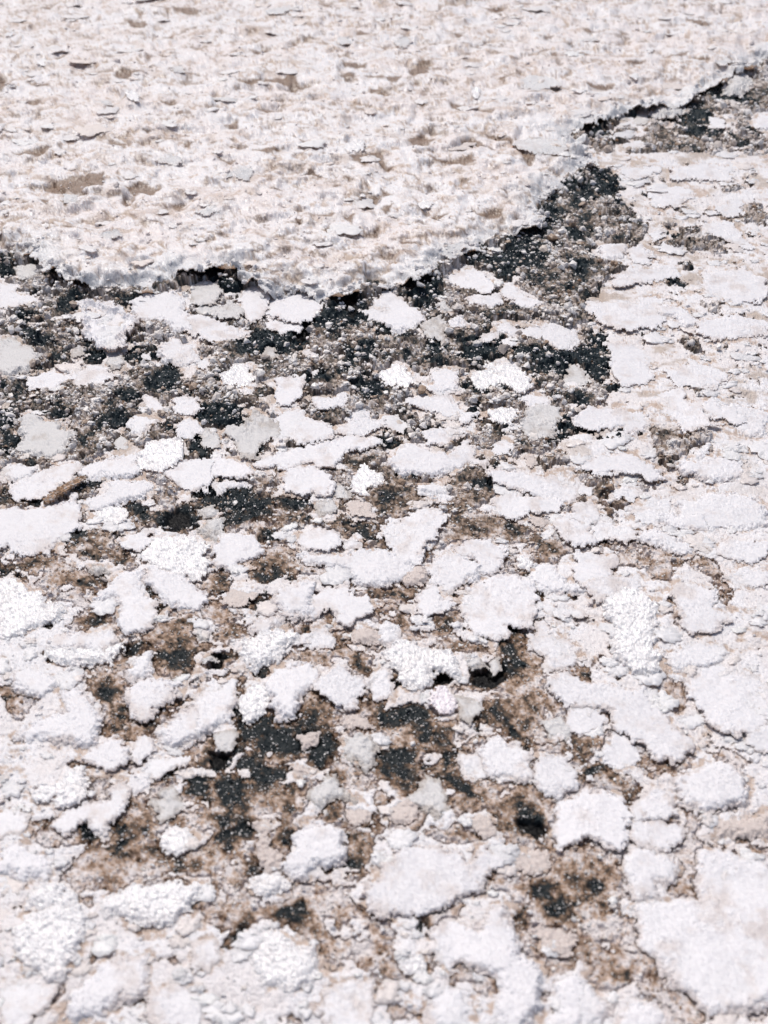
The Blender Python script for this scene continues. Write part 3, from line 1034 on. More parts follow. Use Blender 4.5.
# scraps of crust between the flakes, thickest close to them, none on the bare mud
scrap = 0.20 - fbm(GX * 38, GY * 50, 45, 5, 0.62) - 0.42 * sstep(0.020, 0.0, COVER) + 0.9 * BROWNM + 0.95 * DARKM + 0.13 * sstep(560, 330, GPY) - 0.30 * sstep(560, 600, GPX) * sstep(200, 160, GPY) \
        - 0.25 * fbm(GX * 9, GY * 9, 46, 2) + 0.10 * sstep(600, 700, GPY)
scrap = np.maximum(scrap * 0.02, -(SH - 0.004))
CR = np.where(fine, np.minimum(CR, scrap), CR)

# ------------------------------------------------------------------ ground: wet mud with salt grains
v1 = voro(GX * 62 + 0.9 * fbm(GX * 55, GY * 55, 1, 3), GY * 72 + 0.9 * fbm(GX * 55, GY * 55, 2, 3), 5)
upper = sstep(620, 380, GPY)                                     # the strip below the shelf is greyer
v2 = voro(GX * 190, GY * 190, 6); v3 = voro(GX * 420, GY * 420, 8)
knob = (0.0020 + 0.0070 * upper) * np.clip(1 - 1.5 * v1[0] ** 2, 0, 1) * (0.4 + 0.6 * v1[2]) + (0.0012 + 0.0014 * upper) * np.clip(1 - 1.6 * v2[0] ** 2, 0, 1) * (0.3 + .7 * v2[2]) \
     + 0.0008 * np.clip(1 - 1.6 * v3[0] ** 2, 0, 1) * (0.3 + .7 * v3[2])
rough = (0.0034 + 0.003 * sstep(620, 380, GPY)) * fbm(GX * 30, GY * 30, 9, 5, 0.55)
open_ = sstep(-0.001, 0.004, np.minimum(COVER, CR))              # 0 under flakes and crust
dk_lump = DARKM * sstep(-0.6, 0.3, fbm(GX * 55, GY * 55, 65, 5, 0.7) + 0.3)
GZ = LOW + (knob + rough + 0.010 * sstep(0.04, 0.0, SH) * sstep(-0.02, 0.0, SH) * sstep(-0.35, 0.3, fbm(GX * 30, GY * 30, 66, 4))) * (0.12 + 0.88 * open_) * np.where(fine, 1, 0.3) - 0.003 * (1 - open_) - 0.002 * dk_lump - 0.006 * HOLEM
greyn = sstep(-0.25, 0.3, fbm(GX * 14, GY * 14, 61, 3) + 0.9 * (upper - 0.45))
base = mix((0.29, 0.20, 0.145), (0.22, 0.185, 0.155), greyn)
tan = mix((0.43, 0.305, 0.225), (0.31, 0.205, 0.14), sstep(-0.3, 0.4, fbm(GX * 45, GY * 45, 62, 4)))
base = base * (1 - BROWNM[..., None]) + tan * BROWNM[..., None]
film = sstep(-0.40, 0.50, fbm(GX * 26, GY * 26, 63, 5, 0.68) + 0.10 + 0.3 * sstep(0.022, 0.0, np.minimum(COVER, CR)) - 0.10 * upper - 0.46 * BROWNM)
filmc = mix((0.60, 0.50, 0.445), (0.50, 0.46, 0.42), upper)
base = base * (1 - 0.85 * film[..., None]) + filmc * 0.85 * film[..., None]
crumb = sstep(0.0, 0.5, fbm(GX * 150, GY * 150, 64, 4, 0.65))
base = base * (1 - 0.38 * crumb[..., None] * (0.4 + 0.6 * upper[..., None]))
mott = sstep(-0.45, 0.5, fbm(GX * 66, GY * 66, 79, 6, 0.75))
base = base * (0.52 + 0.62 * mott)[..., None]
DAMP = paint(dark_p, 24.0, 20.0, 14) * (0.35 + 0.65 * sstep(560, 680, GPY)) * (0.4 + 0.6 * sstep(620, 480, GPX))
damp = DAMP * sstep(-0.5, 0.25, fbm(GX * 40, GY * 40, 70, 5, 0.68) + 0.15)
base = base * (1 - 0.8 * damp[..., None]) + np.array((0.085, 0.062, 0.047)) * 0.8 * damp[..., None]
dk = np.clip(DARKM * 1.05 * sstep(-0.75, -0.05, fbm(GX * 55, GY * 55, 65, 5, 0.7) + 0.5), 0, 1)
dk = np.maximum(dk, 0.95 * sstep(0.0, 0.16, fbm(GX * 58, GY * 58, 78, 6, 0.76)) * sstep(0.10, 0.45, DAMP))
speck = sstep(0.20, 0.36, fbm(GX * 50, GY * 60, 67, 6, 0.75) + 0.26 * upper - 0.12 * sstep(640, 760, GPX) - 0.12 * film) * 0.9 * (1 - BROWNM * 0.6)
gapm = sstep(0.36, 0.66, v1[0] + 0.16 * fbm(GX * 120, GY * 120, 68, 3)) * (0.15 + 0.8 * upper) * sstep(-0.45, 0.2, fbm(GX * 16, GY * 20, 69, 3) + 0.1) * (1 - 0.7 * BROWNM) * (GPX < 640)
dk = np.maximum(np.maximum(dk, speck), gapm)
# mud's salt: black wet mud and painted shadow, brown, tan, pale pinkish crust
DSOFT = paint(dark_p, 12.0, 10.0, 15)
prox = sstep(0.022, -0.002, np.minimum(COVER, CR) + 0.006 * fbm(GX * 60, GY * 60, 48, 4))
wet = np.exp(-((GPX - 330) / 240.0) ** 2 - ((GPY - 740) / 130.0) ** 2)      # the wettest stretch of mud
fine_n = fbm(GX * 170, GY * 170, 97, 4, 0.7)
salt = 0.53 + 0.95 * fbm(GX * 34, GY * 34, 96, 6, 0.72) + 0.60 * fine_n + (0.20 + 0.22 * (1 - upper)) * prox - (0.66 + 0.44 * upper) * DSOFT - (0.62 - 0.16 * upper) * DAMP * (1 - 0.7 * DSOFT) - 0.06 * BROWNM \
       - 0.30 * wet * (1 - 0.6 * prox) - 0.14 * upper * (1 - prox) - 0.5 * gapm + 0.10 * sstep(640, 720, GPX)
stops = [-0.1, 0.14, 0.34, 0.52, 0.72, 0.95]
ramp = [(0.016, 0.022, 0.025), (0.060, 0.047, 0.038), (0.21, 0.135, 0.088), (0.42, 0.295, 0.215), (0.60, 0.49, 0.43), (0.78, 0.73, 0.72)]
ramp_up = [(0.013, 0.023, 0.029), (0.034, 0.043, 0.047), (0.145, 0.12, 0.10), (0.33, 0.265, 0.215), (0.56, 0.49, 0.45), (0.78, 0.75, 0.74)]
ground_tint = np.stack([np.interp(salt, stops, [c[k] for c in ramp]) * (1 - upper) + np.interp(salt, stops, [c[k] for c in ramp_up]) * upper for k in range(3)], -1)
dk = np.clip((0.30 - salt) * 4, 0, 1)
ground_tint = ground_tint * (1 - HOLEM[..., None]) + np.array((0.008, 0.008, 0.009)) * HOLEM[..., None]  # shade inside the holes painted black over a shallow dip
far_white = np.clip(1 - fine.astype(float), 0, 1) * 0.8
ground_tint = ground_tint * (1 - far_white[..., None]) + np.array((0.6, 0.56, 0.54)) * far_white[..., None]

idx = np.arange(NR * NC).reshape(NR, NC)
gq = np.stack([idx[:-1, :-1], idx[1:, :-1], idx[1:, 1:], idx[:-1, 1:]], -1).reshape(-1, 4)
g = make_mesh('ground', np.stack([GX, GY, GZ], -1).reshape(-1, 3), gq, ground_tint.reshape(-1, 3), M_MUD)
g['kind'] = 'structure'

# ------------------------------------------------------------------ thin crust sheet
full = (slice(0, NR), slice(0, NC))
cm = (CR < 0) & fine
plates = voro(GX * 20 + 0.8 * fbm(GX * 24, GY * 24, 71, 3), GY * 20 + 0.8 * fbm(GX * 24, GY * 24, 72, 3), 73)
tilt = ((_hash(np.floor(plates[2] * 9999), np.floor(plates[2] * 77), 1) - .5) * plates[3] + (plates[2] - .35) * plates[4])
micro = 0.0011 * np.clip(1 - 1.6 * v3[0] ** 2, 0, 1) + 0.0010 * np.clip(1 - 1.6 * v2[0] ** 2, 0, 1)
gapn = sstep(0.0, 0.30, fbm(GX * 42, GY * 50, 76, 6, 0.7) + 0.30 * sstep(0.007, 0.001, COVER) * sstep(-0.004, 0.0005, COVER) - 0.17 + 0.06 * sstep(560, 420, GPY))
cz = LOW + 0.0007 - 0.0007 * gapn + 0.0014 * sstep(0, 0.008, -CR) + 0.0022 * tilt + 0.0010 * fbm(GX * 40, GY * 40, 74, 4) + 0.55 * micro
pinkn = sstep(-0.25, 0.35, fbm(GX * 17, GY * 17, 75, 4, 0.6))
ct = mix((0.815, 0.805, 0.825), (0.72, 0.64, 0.60), np.clip(pinkn * 0.32 + 0.4 * sstep(0.006, 0.0, -CR), 0, 1))
ct = mix(ct, (0.52, 0.40, 0.32), gapn * 0.85)
stain = sstep(0.05, 0.4, fbm(GX * 22, GY * 30, 95, 5, 0.66)) * sstep(560, 380, GPY) * 0.85
ct = ct * (1 - stain[..., None]) + np.array((0.50, 0.42, 0.36)) * stain[..., None]
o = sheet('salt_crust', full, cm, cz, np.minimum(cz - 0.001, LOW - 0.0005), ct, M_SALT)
o['kind'] = 'structure'

# ------------------------------------------------------------------ raised shelf
HOLLOWM = paint(hollow_p, 1.3, 3.0, 81)
wx = GX + 0.020 * fbm(GX * 16, GY * 16, 82, 3); wy = GY + 0.020 * fbm(GX * 16, GY * 16, 83, 3)
p1 = voro(wx * 13, wy * 17, 84); p2 = voro(wx * 31, wy * 38, 85); p3 = voro(wx * 75, wy * 85, 86)
def scales(p, seed):
    t1 = _hash(np.floor(p[2] * 99991), np.floor(p[2] * 7919), seed) - .5
    t2 = _hash(np.floor(p[2] * 99991), np.floor(p[2] * 7919), seed + 1) - .5
    return t1 * p[3] * 1.3 + (t2 - 0.25) * p[4] * 1.3 + (p[2] - .5) * 0.6
def soften(a, n=2):
    for _ in range(n):
        b = np.pad(a, 1, mode='edge')
        a = (b[:-2, 1:-1] + b[2:, 1:-1] + b[1:-1, :-2] + b[1:-1, 2:] + 2 * a) / 6
    return a
sz = soften(Z_SHELF + 0.5 * LOW + 0.0125 * scales(p1, 3) + 0.0105 * scales(p2, 5) + 0.0045 * scales(p3, 7), 4) + 0.0012 * fbm(GX * 60, GY * 60, 87, 4) \
    + 0.006 * fbm(GX * 7, GY * 7, 88, 3) + 0.6 * micro
small = sstep(0.24, 0.40, fbm(GX * 30, GY * 44, 89, 6, 0.7)) * 0.8 * sstep(-0.2, 0.3, fbm(GX * 8, GY * 8, 98, 2) + 0.1)        # small hollows beyond the traced ones
hol = np.maximum(HOLLOWM, small * fine)
sz = sz - 0.0045 * soften(hol, 5) - 0.016 * sstep(0.075, -0.004, -SH0) * sstep(-0.30, 0.12, fbm(GX * 15, GY * 15, 94, 3))
st = mix((0.83, 0.81, 0.82), (0.81, 0.755, 0.745), sstep(-0.3, 0.4, fbm(GX * 12, GY * 16, 90, 5, 0.6)))
st = mix(st, (0.80, 0.79, 0.80), sstep(0.10, 0.0, -SH - 0.02 * fbm(GX * 30, GY * 30, 91)) * 0.8)
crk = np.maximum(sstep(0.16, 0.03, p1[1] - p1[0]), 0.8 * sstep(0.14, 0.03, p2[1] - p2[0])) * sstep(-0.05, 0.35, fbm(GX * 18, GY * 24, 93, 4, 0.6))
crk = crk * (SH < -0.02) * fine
sz = sz - 0.004 * soften(crk, 1)
st = st * (1 - 0.85 * crk[..., None]) + np.array((0.42, 0.31, 0.225)) * 0.85 * crk[..., None]  # tan layer in the cracks, painted to double as recess shade
shade_tan = np.maximum(0.7 * sstep(0.05, 0.5, fbm(GX * 22, GY * 30, 92, 6, 0.68)), sstep(0.20, 0.36, fbm(GX * 44 + 3, GY * 50, 99, 6, 0.72))) * sstep(-0.02, -0.08, SH)  # warm shade of low places painted tan, placed by noise
st = st * (1 - 0.75 * shade_tan[..., None]) + np.array((0.47, 0.345, 0.26)) * 0.75 * shade_tan[..., None]
st = st * (1 - 0.92 * hol[..., None]) + np.array((0.21, 0.13, 0.078)) * 0.92 * hol[..., None]  # recess shade painted in as dark tan
sm = (SH < 0)
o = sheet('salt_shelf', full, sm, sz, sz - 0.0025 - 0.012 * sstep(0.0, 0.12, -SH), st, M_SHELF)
o['kind'] = 'structure'

# ------------------------------------------------------------------ salt flakes: one object each
TINT = {'w': (0.82, 0.81, 0.835), 'g': (0.68, 0.67, 0.67), 's': (0.86, 0.85, 0.86), 'p': (0.66, 0.585, 0.55)}
recs = []
for i, ((o_, poly, (ppx, ppy), lvl), (w, d)) in enumerate(zip(flakes, sd_cache)):
    opt = o_.split()[0]; key = o_.split('k:')[1] if 'k:' in o_ else None
    x, y, s = GX[w], GY[w], PXM[w]
    d = d.copy()
    mask = (d < 0) & fine[w]
    if mask.sum() < 6: mask = (d < s * 1.5) & fine[w]
    r = np.random.default_rng(1000 + i)
    cx, cy = poly.mean(0)
    size = math.sqrt(max(1e-9, (mask * s * s * 1.4).sum()))
    th = (0.0012 + 0.0011 * r.random()) * (1.3 if 't' in opt else 1.0) * (0.7 if size < 0.03 else 1)
    if lvl: th *= 0.8
    inside = -d
    crust_here = np.median((CR[w] < 0)[mask]) if mask.any() else 0
    b0 = (np.median(sz[w][mask]) + 0.001) if lvl else LOW[w][mask].mean() + 0.0007 + (0.0022 if crust_here else 0) + 0.0009 * r.random()
    tx, ty = r.normal(0, 0.03), -abs(r.normal(0.03, 0.04)) * (0.35 if crust_here else 1)         # near edge lifted a little
    plane = b0 + tx * (x - cx) + ty * (y - cy) + 0.0022 * fbm(x * 14, y * 14, 200 + i, 3)
    spark = 's' in opt; grey = 'g' in opt
    grain = np.clip(1 - 1.6 * v2[0][w] ** 2, 0, 1) * v2[2][w] * (0.0018 if spark else 0.0022 if grey or 'p' in opt else 0.0008) + np.clip(1 - 1.6 * v3[0][w] ** 2, 0, 1) * (0.0011 if spark else 0.0005)
    glaze = 0.25 + 0.75 * sstep(-0.2, 0.35, fbm(x * 24, y * 24, 600 + i, 3))
    prof = sstep(-0.002, 0.005, inside) * th + grain * (1 if spark else glaze) + 0.0011 * fbm(x * 40, y * 40, 300 + i, 5, 0.55) * sstep(0, 0.006, inside)
    if 'b' in opt: prof = prof + 0.012 * sstep(-0.002, 0.03, inside)
    if 'c' in opt: prof = prof + 0.007 * sstep(0.020, 0.004, inside) - 0.002 + 0.006 * fbm(x * 45, y * 45, 5, 3)
    lifted = r.random() < (0.75 if ppy.mean() < 560 else 0.4)
    if not lifted and not lvl: plane = LOW[w] + 0.0003 + 0.001 * bool(crust_here) + np.maximum(plane - LOW[w] - 0.0003, 0) * sstep(0.0, 0.012, inside) * 0.8
    top = plane + prof
    bot = np.minimum(plane - 0.0004, top - 0.0010)
    tn = np.array((0.83, 0.80, 0.80) if lvl and 's' not in opt else TINT[[c for c in opt if c in TINT][0]]) * (1 - 0.04 * r.random())
    if key == 'pink': tn = np.array((0.86, 0.805, 0.845))  # pink glint painted into the salt tint
    tt = np.broadcast_to(tn, x.shape + (3,)).copy()
    low_ = sstep(480, 700, ppy.mean()) * (lvl == 0)
    pn = sstep(-0.1, 0.5, fbm(x * 34, y * 34, 400 + i, 5, 0.65) + (0.40 + 0.25 * low_) * sstep(0.009, 0.0, inside) - 0.15) * (0.9 if grey else 0.65 if not spark else 0.2)
    tt = tt * (1 - pn[..., None]) + np.array((0.48, 0.44, 0.41) if grey else (0.62, 0.55, 0.52)) * pn[..., None]
    if spark: tt = np.maximum(tt, 0.0)
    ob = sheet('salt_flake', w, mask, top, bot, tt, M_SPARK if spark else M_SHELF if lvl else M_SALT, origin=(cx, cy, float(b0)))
    if ob is None: continue
    ob['category'] = 'salt flake'
    recs.append(dict(ob=ob, opt=opt, key=key, px=float(ppx.mean()), py=float(ppy.mean()), w=float(np.ptp(ppx)), h=float(np.ptp(ppy)), size=size, lvl=lvl))

# ------------------------------------------------------------------ loose salt grains and mud crumbs
def sample(arr, px, py):
    c = np.clip(np.searchsorted(PXS, px), 0, NC - 1); r_ = np.clip(np.searchsorted(PYS, py), 0, NR - 1)
    return arr[r_, c]

ICO = np.array([[0, 1, 1.618], [0, -1, 1.618], [0, 1, -1.618], [0, -1, -1.618], [1, 1.618, 0], [-1, 1.618, 0], [1, -1.618, 0], [-1, -1.618, 0],
                [1.618, 0, 1], [1.618, 0, -1], [-1.618, 0, 1], [-1.618, 0, -1]]) / 1.902
ICOF = np.array([[0, 1, 8], [0, 8, 4], [0, 4, 5], [0, 5, 10], [0, 10, 1], [1, 6, 8], [8, 6, 9], [8, 9, 4], [4, 9, 2], [4, 2, 5], [5, 2, 11], [5, 11, 10],
                 [10, 11, 7], [10, 7, 1], [1, 7, 6], [3, 9, 6], [3, 2, 9], [3, 11, 2], [3, 7, 11], [3, 6, 7]])

def grains(name, px, py, z, rad, tint, mat):
    n = len(px)
    gx, gy = unproject(px, py)
    v = ICO[None] * (1 + rng.uniform(-0.40, 0.40, (n, 12, 1))) * rng.uniform(0.6, 1.35, (n, 1, 3))
    a = rng.uniform(0, 6.283, n); ca, sa = np.cos(a), np.sin(a)
    vx = v[..., 0] * ca[:, None] - v[..., 1] * sa[:, None]; vy = v[..., 0] * sa[:, None] + v[..., 1] * ca[:, None]
    b = rng.uniform(0, 6.283, n); cb, sb = np.cos(b), np.sin(b)
    vy, vz = vy * cb[:, None] - v[..., 2] * sb[:, None], vy * sb[:, None] + v[..., 2] * cb[:, None]
    P = np.stack([gx[:, None] + vx * rad[:, None], gy[:, None] + vy * rad[:, None], z[:, None] + vz * rad[:, None] * 0.8], -1)
    F = (ICOF[None] + 12 * np.arange(n)[:, None, None]).reshape(-1, 3)
    T = np.repeat(tint[:, None], 12, 1).reshape(-1, 3)
    return make_mesh(name, P.reshape(-1, 3), np.zeros((0, 4), int), T, mat, tris=F)

def scatter(n):
    return rng.uniform(-120, W + 120, n), rng.uniform(-20, HGT + 60, n)

px, py = scatter(430000)
bare = sample(np.minimum(np.minimum(COVER, CR), SH), px, py) > 0.001
dkm = sample(DARKM, px, py); brm = sample(BROWNM, px, py); hm = sample(HOLEM, px, py)
gx_, gy_ = unproject(px, py)
up_ = up = sstep(640, 400, py)
clump = fbm(gx_ * 42, gy_ * 42, 501, 4, 0.6) + 0.5 * up_ * (0.45 - sample(v1[0], px, py)) * 2
dens = sstep(-0.35, 0.35, clump) * (0.30 + 0.70 * up) * np.where(sample(dk, px, py) > 0.5, 0.35 * sstep(0.1, 0.5, clump) + 0.05, 1.0) * np.where(brm > 0.5, 0.45, 1) * (hm < 0.2)
keep = bare & (rng.random(len(px)) < dens)
px, py = px[keep], py[keep]; up = up[keep]
pm = sample(PXM, px, py)
rad = pm * np.clip(rng.lognormal(-0.05, 0.58, len(px)), 0.4, 4.2) * (0.60 + 0.45 * up)
hue = np.clip(rng.normal(0.60, 0.27, len(px)) - 0.20 * (1 - up) + 0.12 * up + 1.0 * (sample(v1[2], px, py) - 0.45) + 0.35 * fbm(*[v * 22 for v in unproject(px, py)], 502, 3) - 0.25 * sample(BROWNM, px, py), 0, 1)[:, None]
tn = np.array((0.34, 0.24, 0.17)) * (1 - hue) + np.array((0.86, 0.83, 0.81)) * hue
o = grains('salt_grains', px, py, sample(GZ, px, py) + rad * 0.35, rad, tn, M_CRUMB)
o['kind'] = 'stuff'
print('grains', len(px))

# crumbs of salt lying on crust and shelf
px, py = scatter(16000)
onshelf = sample(SH, px, py) < -0.004; oncr = (sample(CR, px, py) < -0.003) & (sample(COVER, px, py) > 0)
keep = (onshelf & (rng.random(len(px)) < 0.35)) | (oncr & (rng.random(len(px)) < 0.5))
px, py, onshelf = px[keep], py[keep], onshelf[keep]
pm = sample(PXM, px, py); rad = pm * np.clip(rng.lognormal(-0.1, 0.45, len(px)), 0.5, 3.0)
zz = np.where(onshelf, sample(sz, px, py), sample(cz, px, py)) + rad * 0.2
# grid samples are at the ground plane's pixel, so place them where that grid point is
tn = np.where(onshelf[:, None], (0.74, 0.68, 0.66), (0.78, 0.76, 0.77)) * rng.uniform(0.85, 1.08, (len(px), 1))
o = grains('salt_crumbs', px, py, zz, rad, np.clip(tn, 0, .86), M_CRUMB)
o['kind'] = 'stuff'

# white salt specks over the mud, painting in its glints
px, py = scatter(130000)
bare = sample(np.minimum(np.minimum(COVER, CR), SH), px, py) > 0.0005
keep = bare & (rng.random(len(px)) < 0.42 + 0.12 * (sample(dk, px, py) > 0.4)) & (sample(HOLEM, px, py) < 0.2)
px, py = px[keep], py[keep]
rad = sample(PXM, px, py) * np.clip(rng.lognormal(-0.55, 0.4, len(px)), 0.3, 1.6)
o = grains('salt_glint_specks', px, py, sample(GZ, px, py) + rad * 0.6, rad, np.array((0.80, 0.77, 0.75)) * rng.uniform(0.55, 1.05, (len(px), 1)), M_CRUMB)
o['kind'] = 'stuff'

# ------------------------------------------------------------------ small loose plates of salt
KP = 26
def plate_mesh(cx, cy, cz, r, seed, tint, tilt=0.045, thick=0.0008):
    """thin ragged plates, one per entry; returns vertices, triangles, quads and colours"""
    n = len(cx); g_ = np.random.default_rng(seed)
    a = np.arange(KP) / KP * 2 * math.pi + g_.uniform(0, 6.28, (n, 1))
    rad = 1 + 0.0 * a
    for k in (1, 2, 3, 5, 8):
        rad = rad + (0.30 / k ** 0.75) * g_.uniform(0.1, 1, (n, 1)) * np.cos(k * a + g_.uniform(0, 6.28, (n, 1)))
    rad = np.clip(rad + g_.normal(0, 0.11, (n, KP)), 0.3, 2.0)
    el = g_.uniform(0.55, 1.0, (n, 1)); th_ = g_.uniform(-0.5, 0.5, (n, 1))
    u = rad * np.cos(a); v = rad * np.sin(a) * el
    ux = (u * np.cos(th_) - v * np.sin(th_)) * r[:, None]; uy = (u * np.sin(th_) + v * np.cos(th_)) * r[:, None]
    tx = g_.normal(0, tilt, (n, 1)); ty = -np.abs(g_.normal(tilt * 0.8, tilt, (n, 1)))
    z0 = tx * ux + ty * uy + g_.normal(0, 0.0007, (n, KP)) + 0.05 * r[:, None] * g_.normal(0, 1, (n, 1)) * np.cos(2 * a + g_.uniform(0, 6.28, (n, 1)))
    i2 = 0.55 + g_.uniform(-0.1, 0.1, (n, KP))
    t_ = thick * g_.uniform(0.6, 1.5, (n, 1))
    ring0 = np.stack([cx[:, None] + ux * 1.03, cy[:, None] + uy * 1.03, cz[:, None] + z0 - t_], -1)
    ring1 = np.stack([cx[:, None] + ux, cy[:, None] + uy, cz[:, None] + z0], -1)
    ring2 = np.stack([cx[:, None] + ux * i2, cy[:, None] + uy * i2, cz[:, None] + z0 * i2 + 0.0004 + g_.normal(0, 0.00035, (n, KP))], -1)
    ct_ = np.stack([cx, cy, cz + 0.0004], -1)[:, None]
    cb_ = np.stack([cx, cy, cz - t_[:, 0]], -1)[:, None]
    V = np.concatenate([ring0, ring1, ring2, ct_, cb_], 1); m = 3 * KP + 2
    j = np.arange(KP); k_ = (j + 1) % KP
    Q = np.concatenate([np.stack([j, k_, KP + k_, KP + j], 1), np.stack([KP + j, KP + k_, 2 * KP + k_, 2 * KP + j], 1)])
    T = np.concatenate([np.stack([2 * KP + j, 2 * KP + k_, np.full(KP, 3 * KP)], 1), np.stack([k_, j, np.full(KP, 3 * KP + 1)], 1)])
    off = (np.arange(n) * m)[:, None, None]
    C4 = np.repeat(tint[:, None], m, 1); C4[:, :KP] *= np.array((0.66, 0.52, 0.42)); C4[:, -1] *= np.array((0.66, 0.52, 0.42))  # lower rim and underside browned, painting warm shade into the plate
    return V.reshape(-1, 3), (T[None] + off).reshape(-1, 3), (Q[None] + off).reshape(-1, 4), C4.reshape(-1, 3)

px, py = scatter(9000)
shelf_at = sample(SH, px, py) < -0.006; crust_at = (sample(CR, px, py) < -0.002) & (sample(COVER, px, py) > -0.002) & ~shelf_at
mud_at = (sample(np.minimum(CR, SH), px, py) > 0.002) & (sample(COVER, px, py) > 0.002) & (sample(COVER, px, py) < 0.03) & (sample(np.maximum(DARKM, BROWNM), px, py) < 0.3)
u_ = rng.random(len(px))
keep = (shelf_at & (u_ < 0.15)) | (crust_at & (u_ < 0.34)) | (mud_at & (u_ < 0.16))
keep &= ~(shelf_at & (sample(HOLLOWM, px, py) > 0.3))
px, py, shelf_at, crust_at = px[keep], py[keep], shelf_at[keep], crust_at[keep]
qx, qy = scatter(40000)
qs = sample(SH, qx, qy)
k2 = (qs > -0.006) & (qs < 0.03) & (rng.random(len(qx)) < 0.30 * sstep(0.03, 0.0, qs)) & (fbm(*[v * 26 for v in unproject(qx, qy)], 66, 3) > -0.12)
n0 = len(px)
px = np.concatenate([px, qx[k2]]); py = np.concatenate([py, qy[k2]])
shelf_at = np.concatenate([shelf_at, np.zeros(k2.sum(), bool)]); crust_at = np.concatenate([crust_at, np.zeros(k2.sum(), bool)])
pm = sample(PXM, px, py)
rad = pm * np.where(shelf_at, np.clip(rng.lognormal(1.75, 0.55, len(px)), 2.0, 17), np.where(crust_at, np.clip(rng.lognormal(1.9, 0.5, len(px)), 2.5, 15), np.clip(rng.lognormal(1.0, 0.4, len(px)), 1.5, 5)))
zz = np.where(shelf_at, sample(sz, px, py) + 0.0012, np.where(crust_at, sample(cz, px, py) + 0.0008, sample(GZ, px, py) + 0.0035))
gx_, gy_ = unproject(px, py)
tn = np.where(shelf_at[:, None], (0.82, 0.79, 0.79), (0.81, 0.80, 0.82)) * rng.uniform(0.93, 1.06, (len(px), 1))
warm = rng.random((len(px), 1)) < 0.25
tn = np.clip(np.where(warm, tn * np.array((0.97, 0.90, 0.85)), tn), 0, 0.84)
inframe = (px > 30) & (px < W - 30) & (py > 15) & (py < HGT - 20) & (shelf_at | crust_at)
score = np.where(inframe, rad / pm, 0)
order = np.argsort(-score)
chosen = []
for q in order:                                           # the largest ones, well apart, are objects of their own
    if len(chosen) >= 40: break
    if all(abs(px[q] - px[c]) + 1.6 * abs(py[q] - py[c]) > 45 for c in chosen): chosen.append(q)
rest = np.ones(len(px), bool); rest[chosen] = False
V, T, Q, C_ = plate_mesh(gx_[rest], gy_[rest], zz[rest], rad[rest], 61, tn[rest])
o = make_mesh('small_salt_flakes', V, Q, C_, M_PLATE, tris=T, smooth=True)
o['kind'] = 'stuff'
for n_, q in enumerate(chosen):
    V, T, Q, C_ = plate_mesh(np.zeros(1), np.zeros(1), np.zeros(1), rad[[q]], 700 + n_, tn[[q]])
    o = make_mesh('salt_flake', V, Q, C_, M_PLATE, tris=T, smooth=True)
    o.location = (gx_[q], gy_[q], zz[q] + 0.0006); o['category'] = 'salt flake'
    sx, sy = project(gx_[q], gy_[q], zz[q])
    recs.append(dict(ob=o, opt='p' if warm[q, 0] else 'w', key=None, px=float(sx), py=float(sy), w=float(2 * rad[q] / pm[q]), h=float(rad[q] / pm[q]), size=float(rad[q]), lvl=int(shelf_at[q])))
print('plates', len(px), len(recs))

# black and brown crumbs of wet mud
px, py = scatter(60000)
bare = sample(np.minimum(np.minimum(COVER, CR), SH), px, py) > 0.0005
dk_ = sample(dk, px, py)
keep = bare & (rng.random(len(px)) < np.where(dk_ > 0.45, 0.45, 0.10)) & (sample(HOLEM, px, py) < 0.2)
px, py, dk_ = px[keep], py[keep], dk_[keep]
rad = sample(PXM, px, py) * np.clip(rng.lognormal(-0.25, 0.45, len(px)), 0.4, 2.2)
tn = np.where((dk_ + rng.normal(0, 0.28, len(px)))[:, None] > 0.6, (0.015, 0.021, 0.024), (0.17, 0.108, 0.07)) * rng.uniform(0.5, 1.9, (len(px), 1))
o = grains('mud_crumbs', px, py, sample(GZ, px, py) + rad * 0.3, rad, tn, M_WET)
o['kind'] = 'stuff'

# white clods crumbling off the lip of the shelf
px, py = scatter(60000)
qs = sample(SH, px, py)
cl = fbm(*[v * 24 for v in unproject(px, py)], 503, 4, 0.6)
keep = (qs > -0.028) & (qs < 0.04) & (rng.random(len(px)) < 0.75 * sstep(0.04, 0.0, qs)) & (cl > -0.16)
px, py, qs = px[keep], py[keep], qs[keep]
rad = sample(PXM, px, py) * np.clip(rng.lognormal(0.35, 0.5, len(px)), 0.6, 4.2)
zz = np.where(qs < 0, sample(sz, px, py), sample(GZ, px, py) + 0.008 * sstep(0.012, 0.0, qs)) + rad * 0.5
tn = np.array((0.80, 0.785, 0.79)) * rng.uniform(0.72, 1.04, (len(px), 1))
o = grains('salt_clods', px, py, zz, rad, tn, M_CRUMB)
o['kind'] = 'stuff'
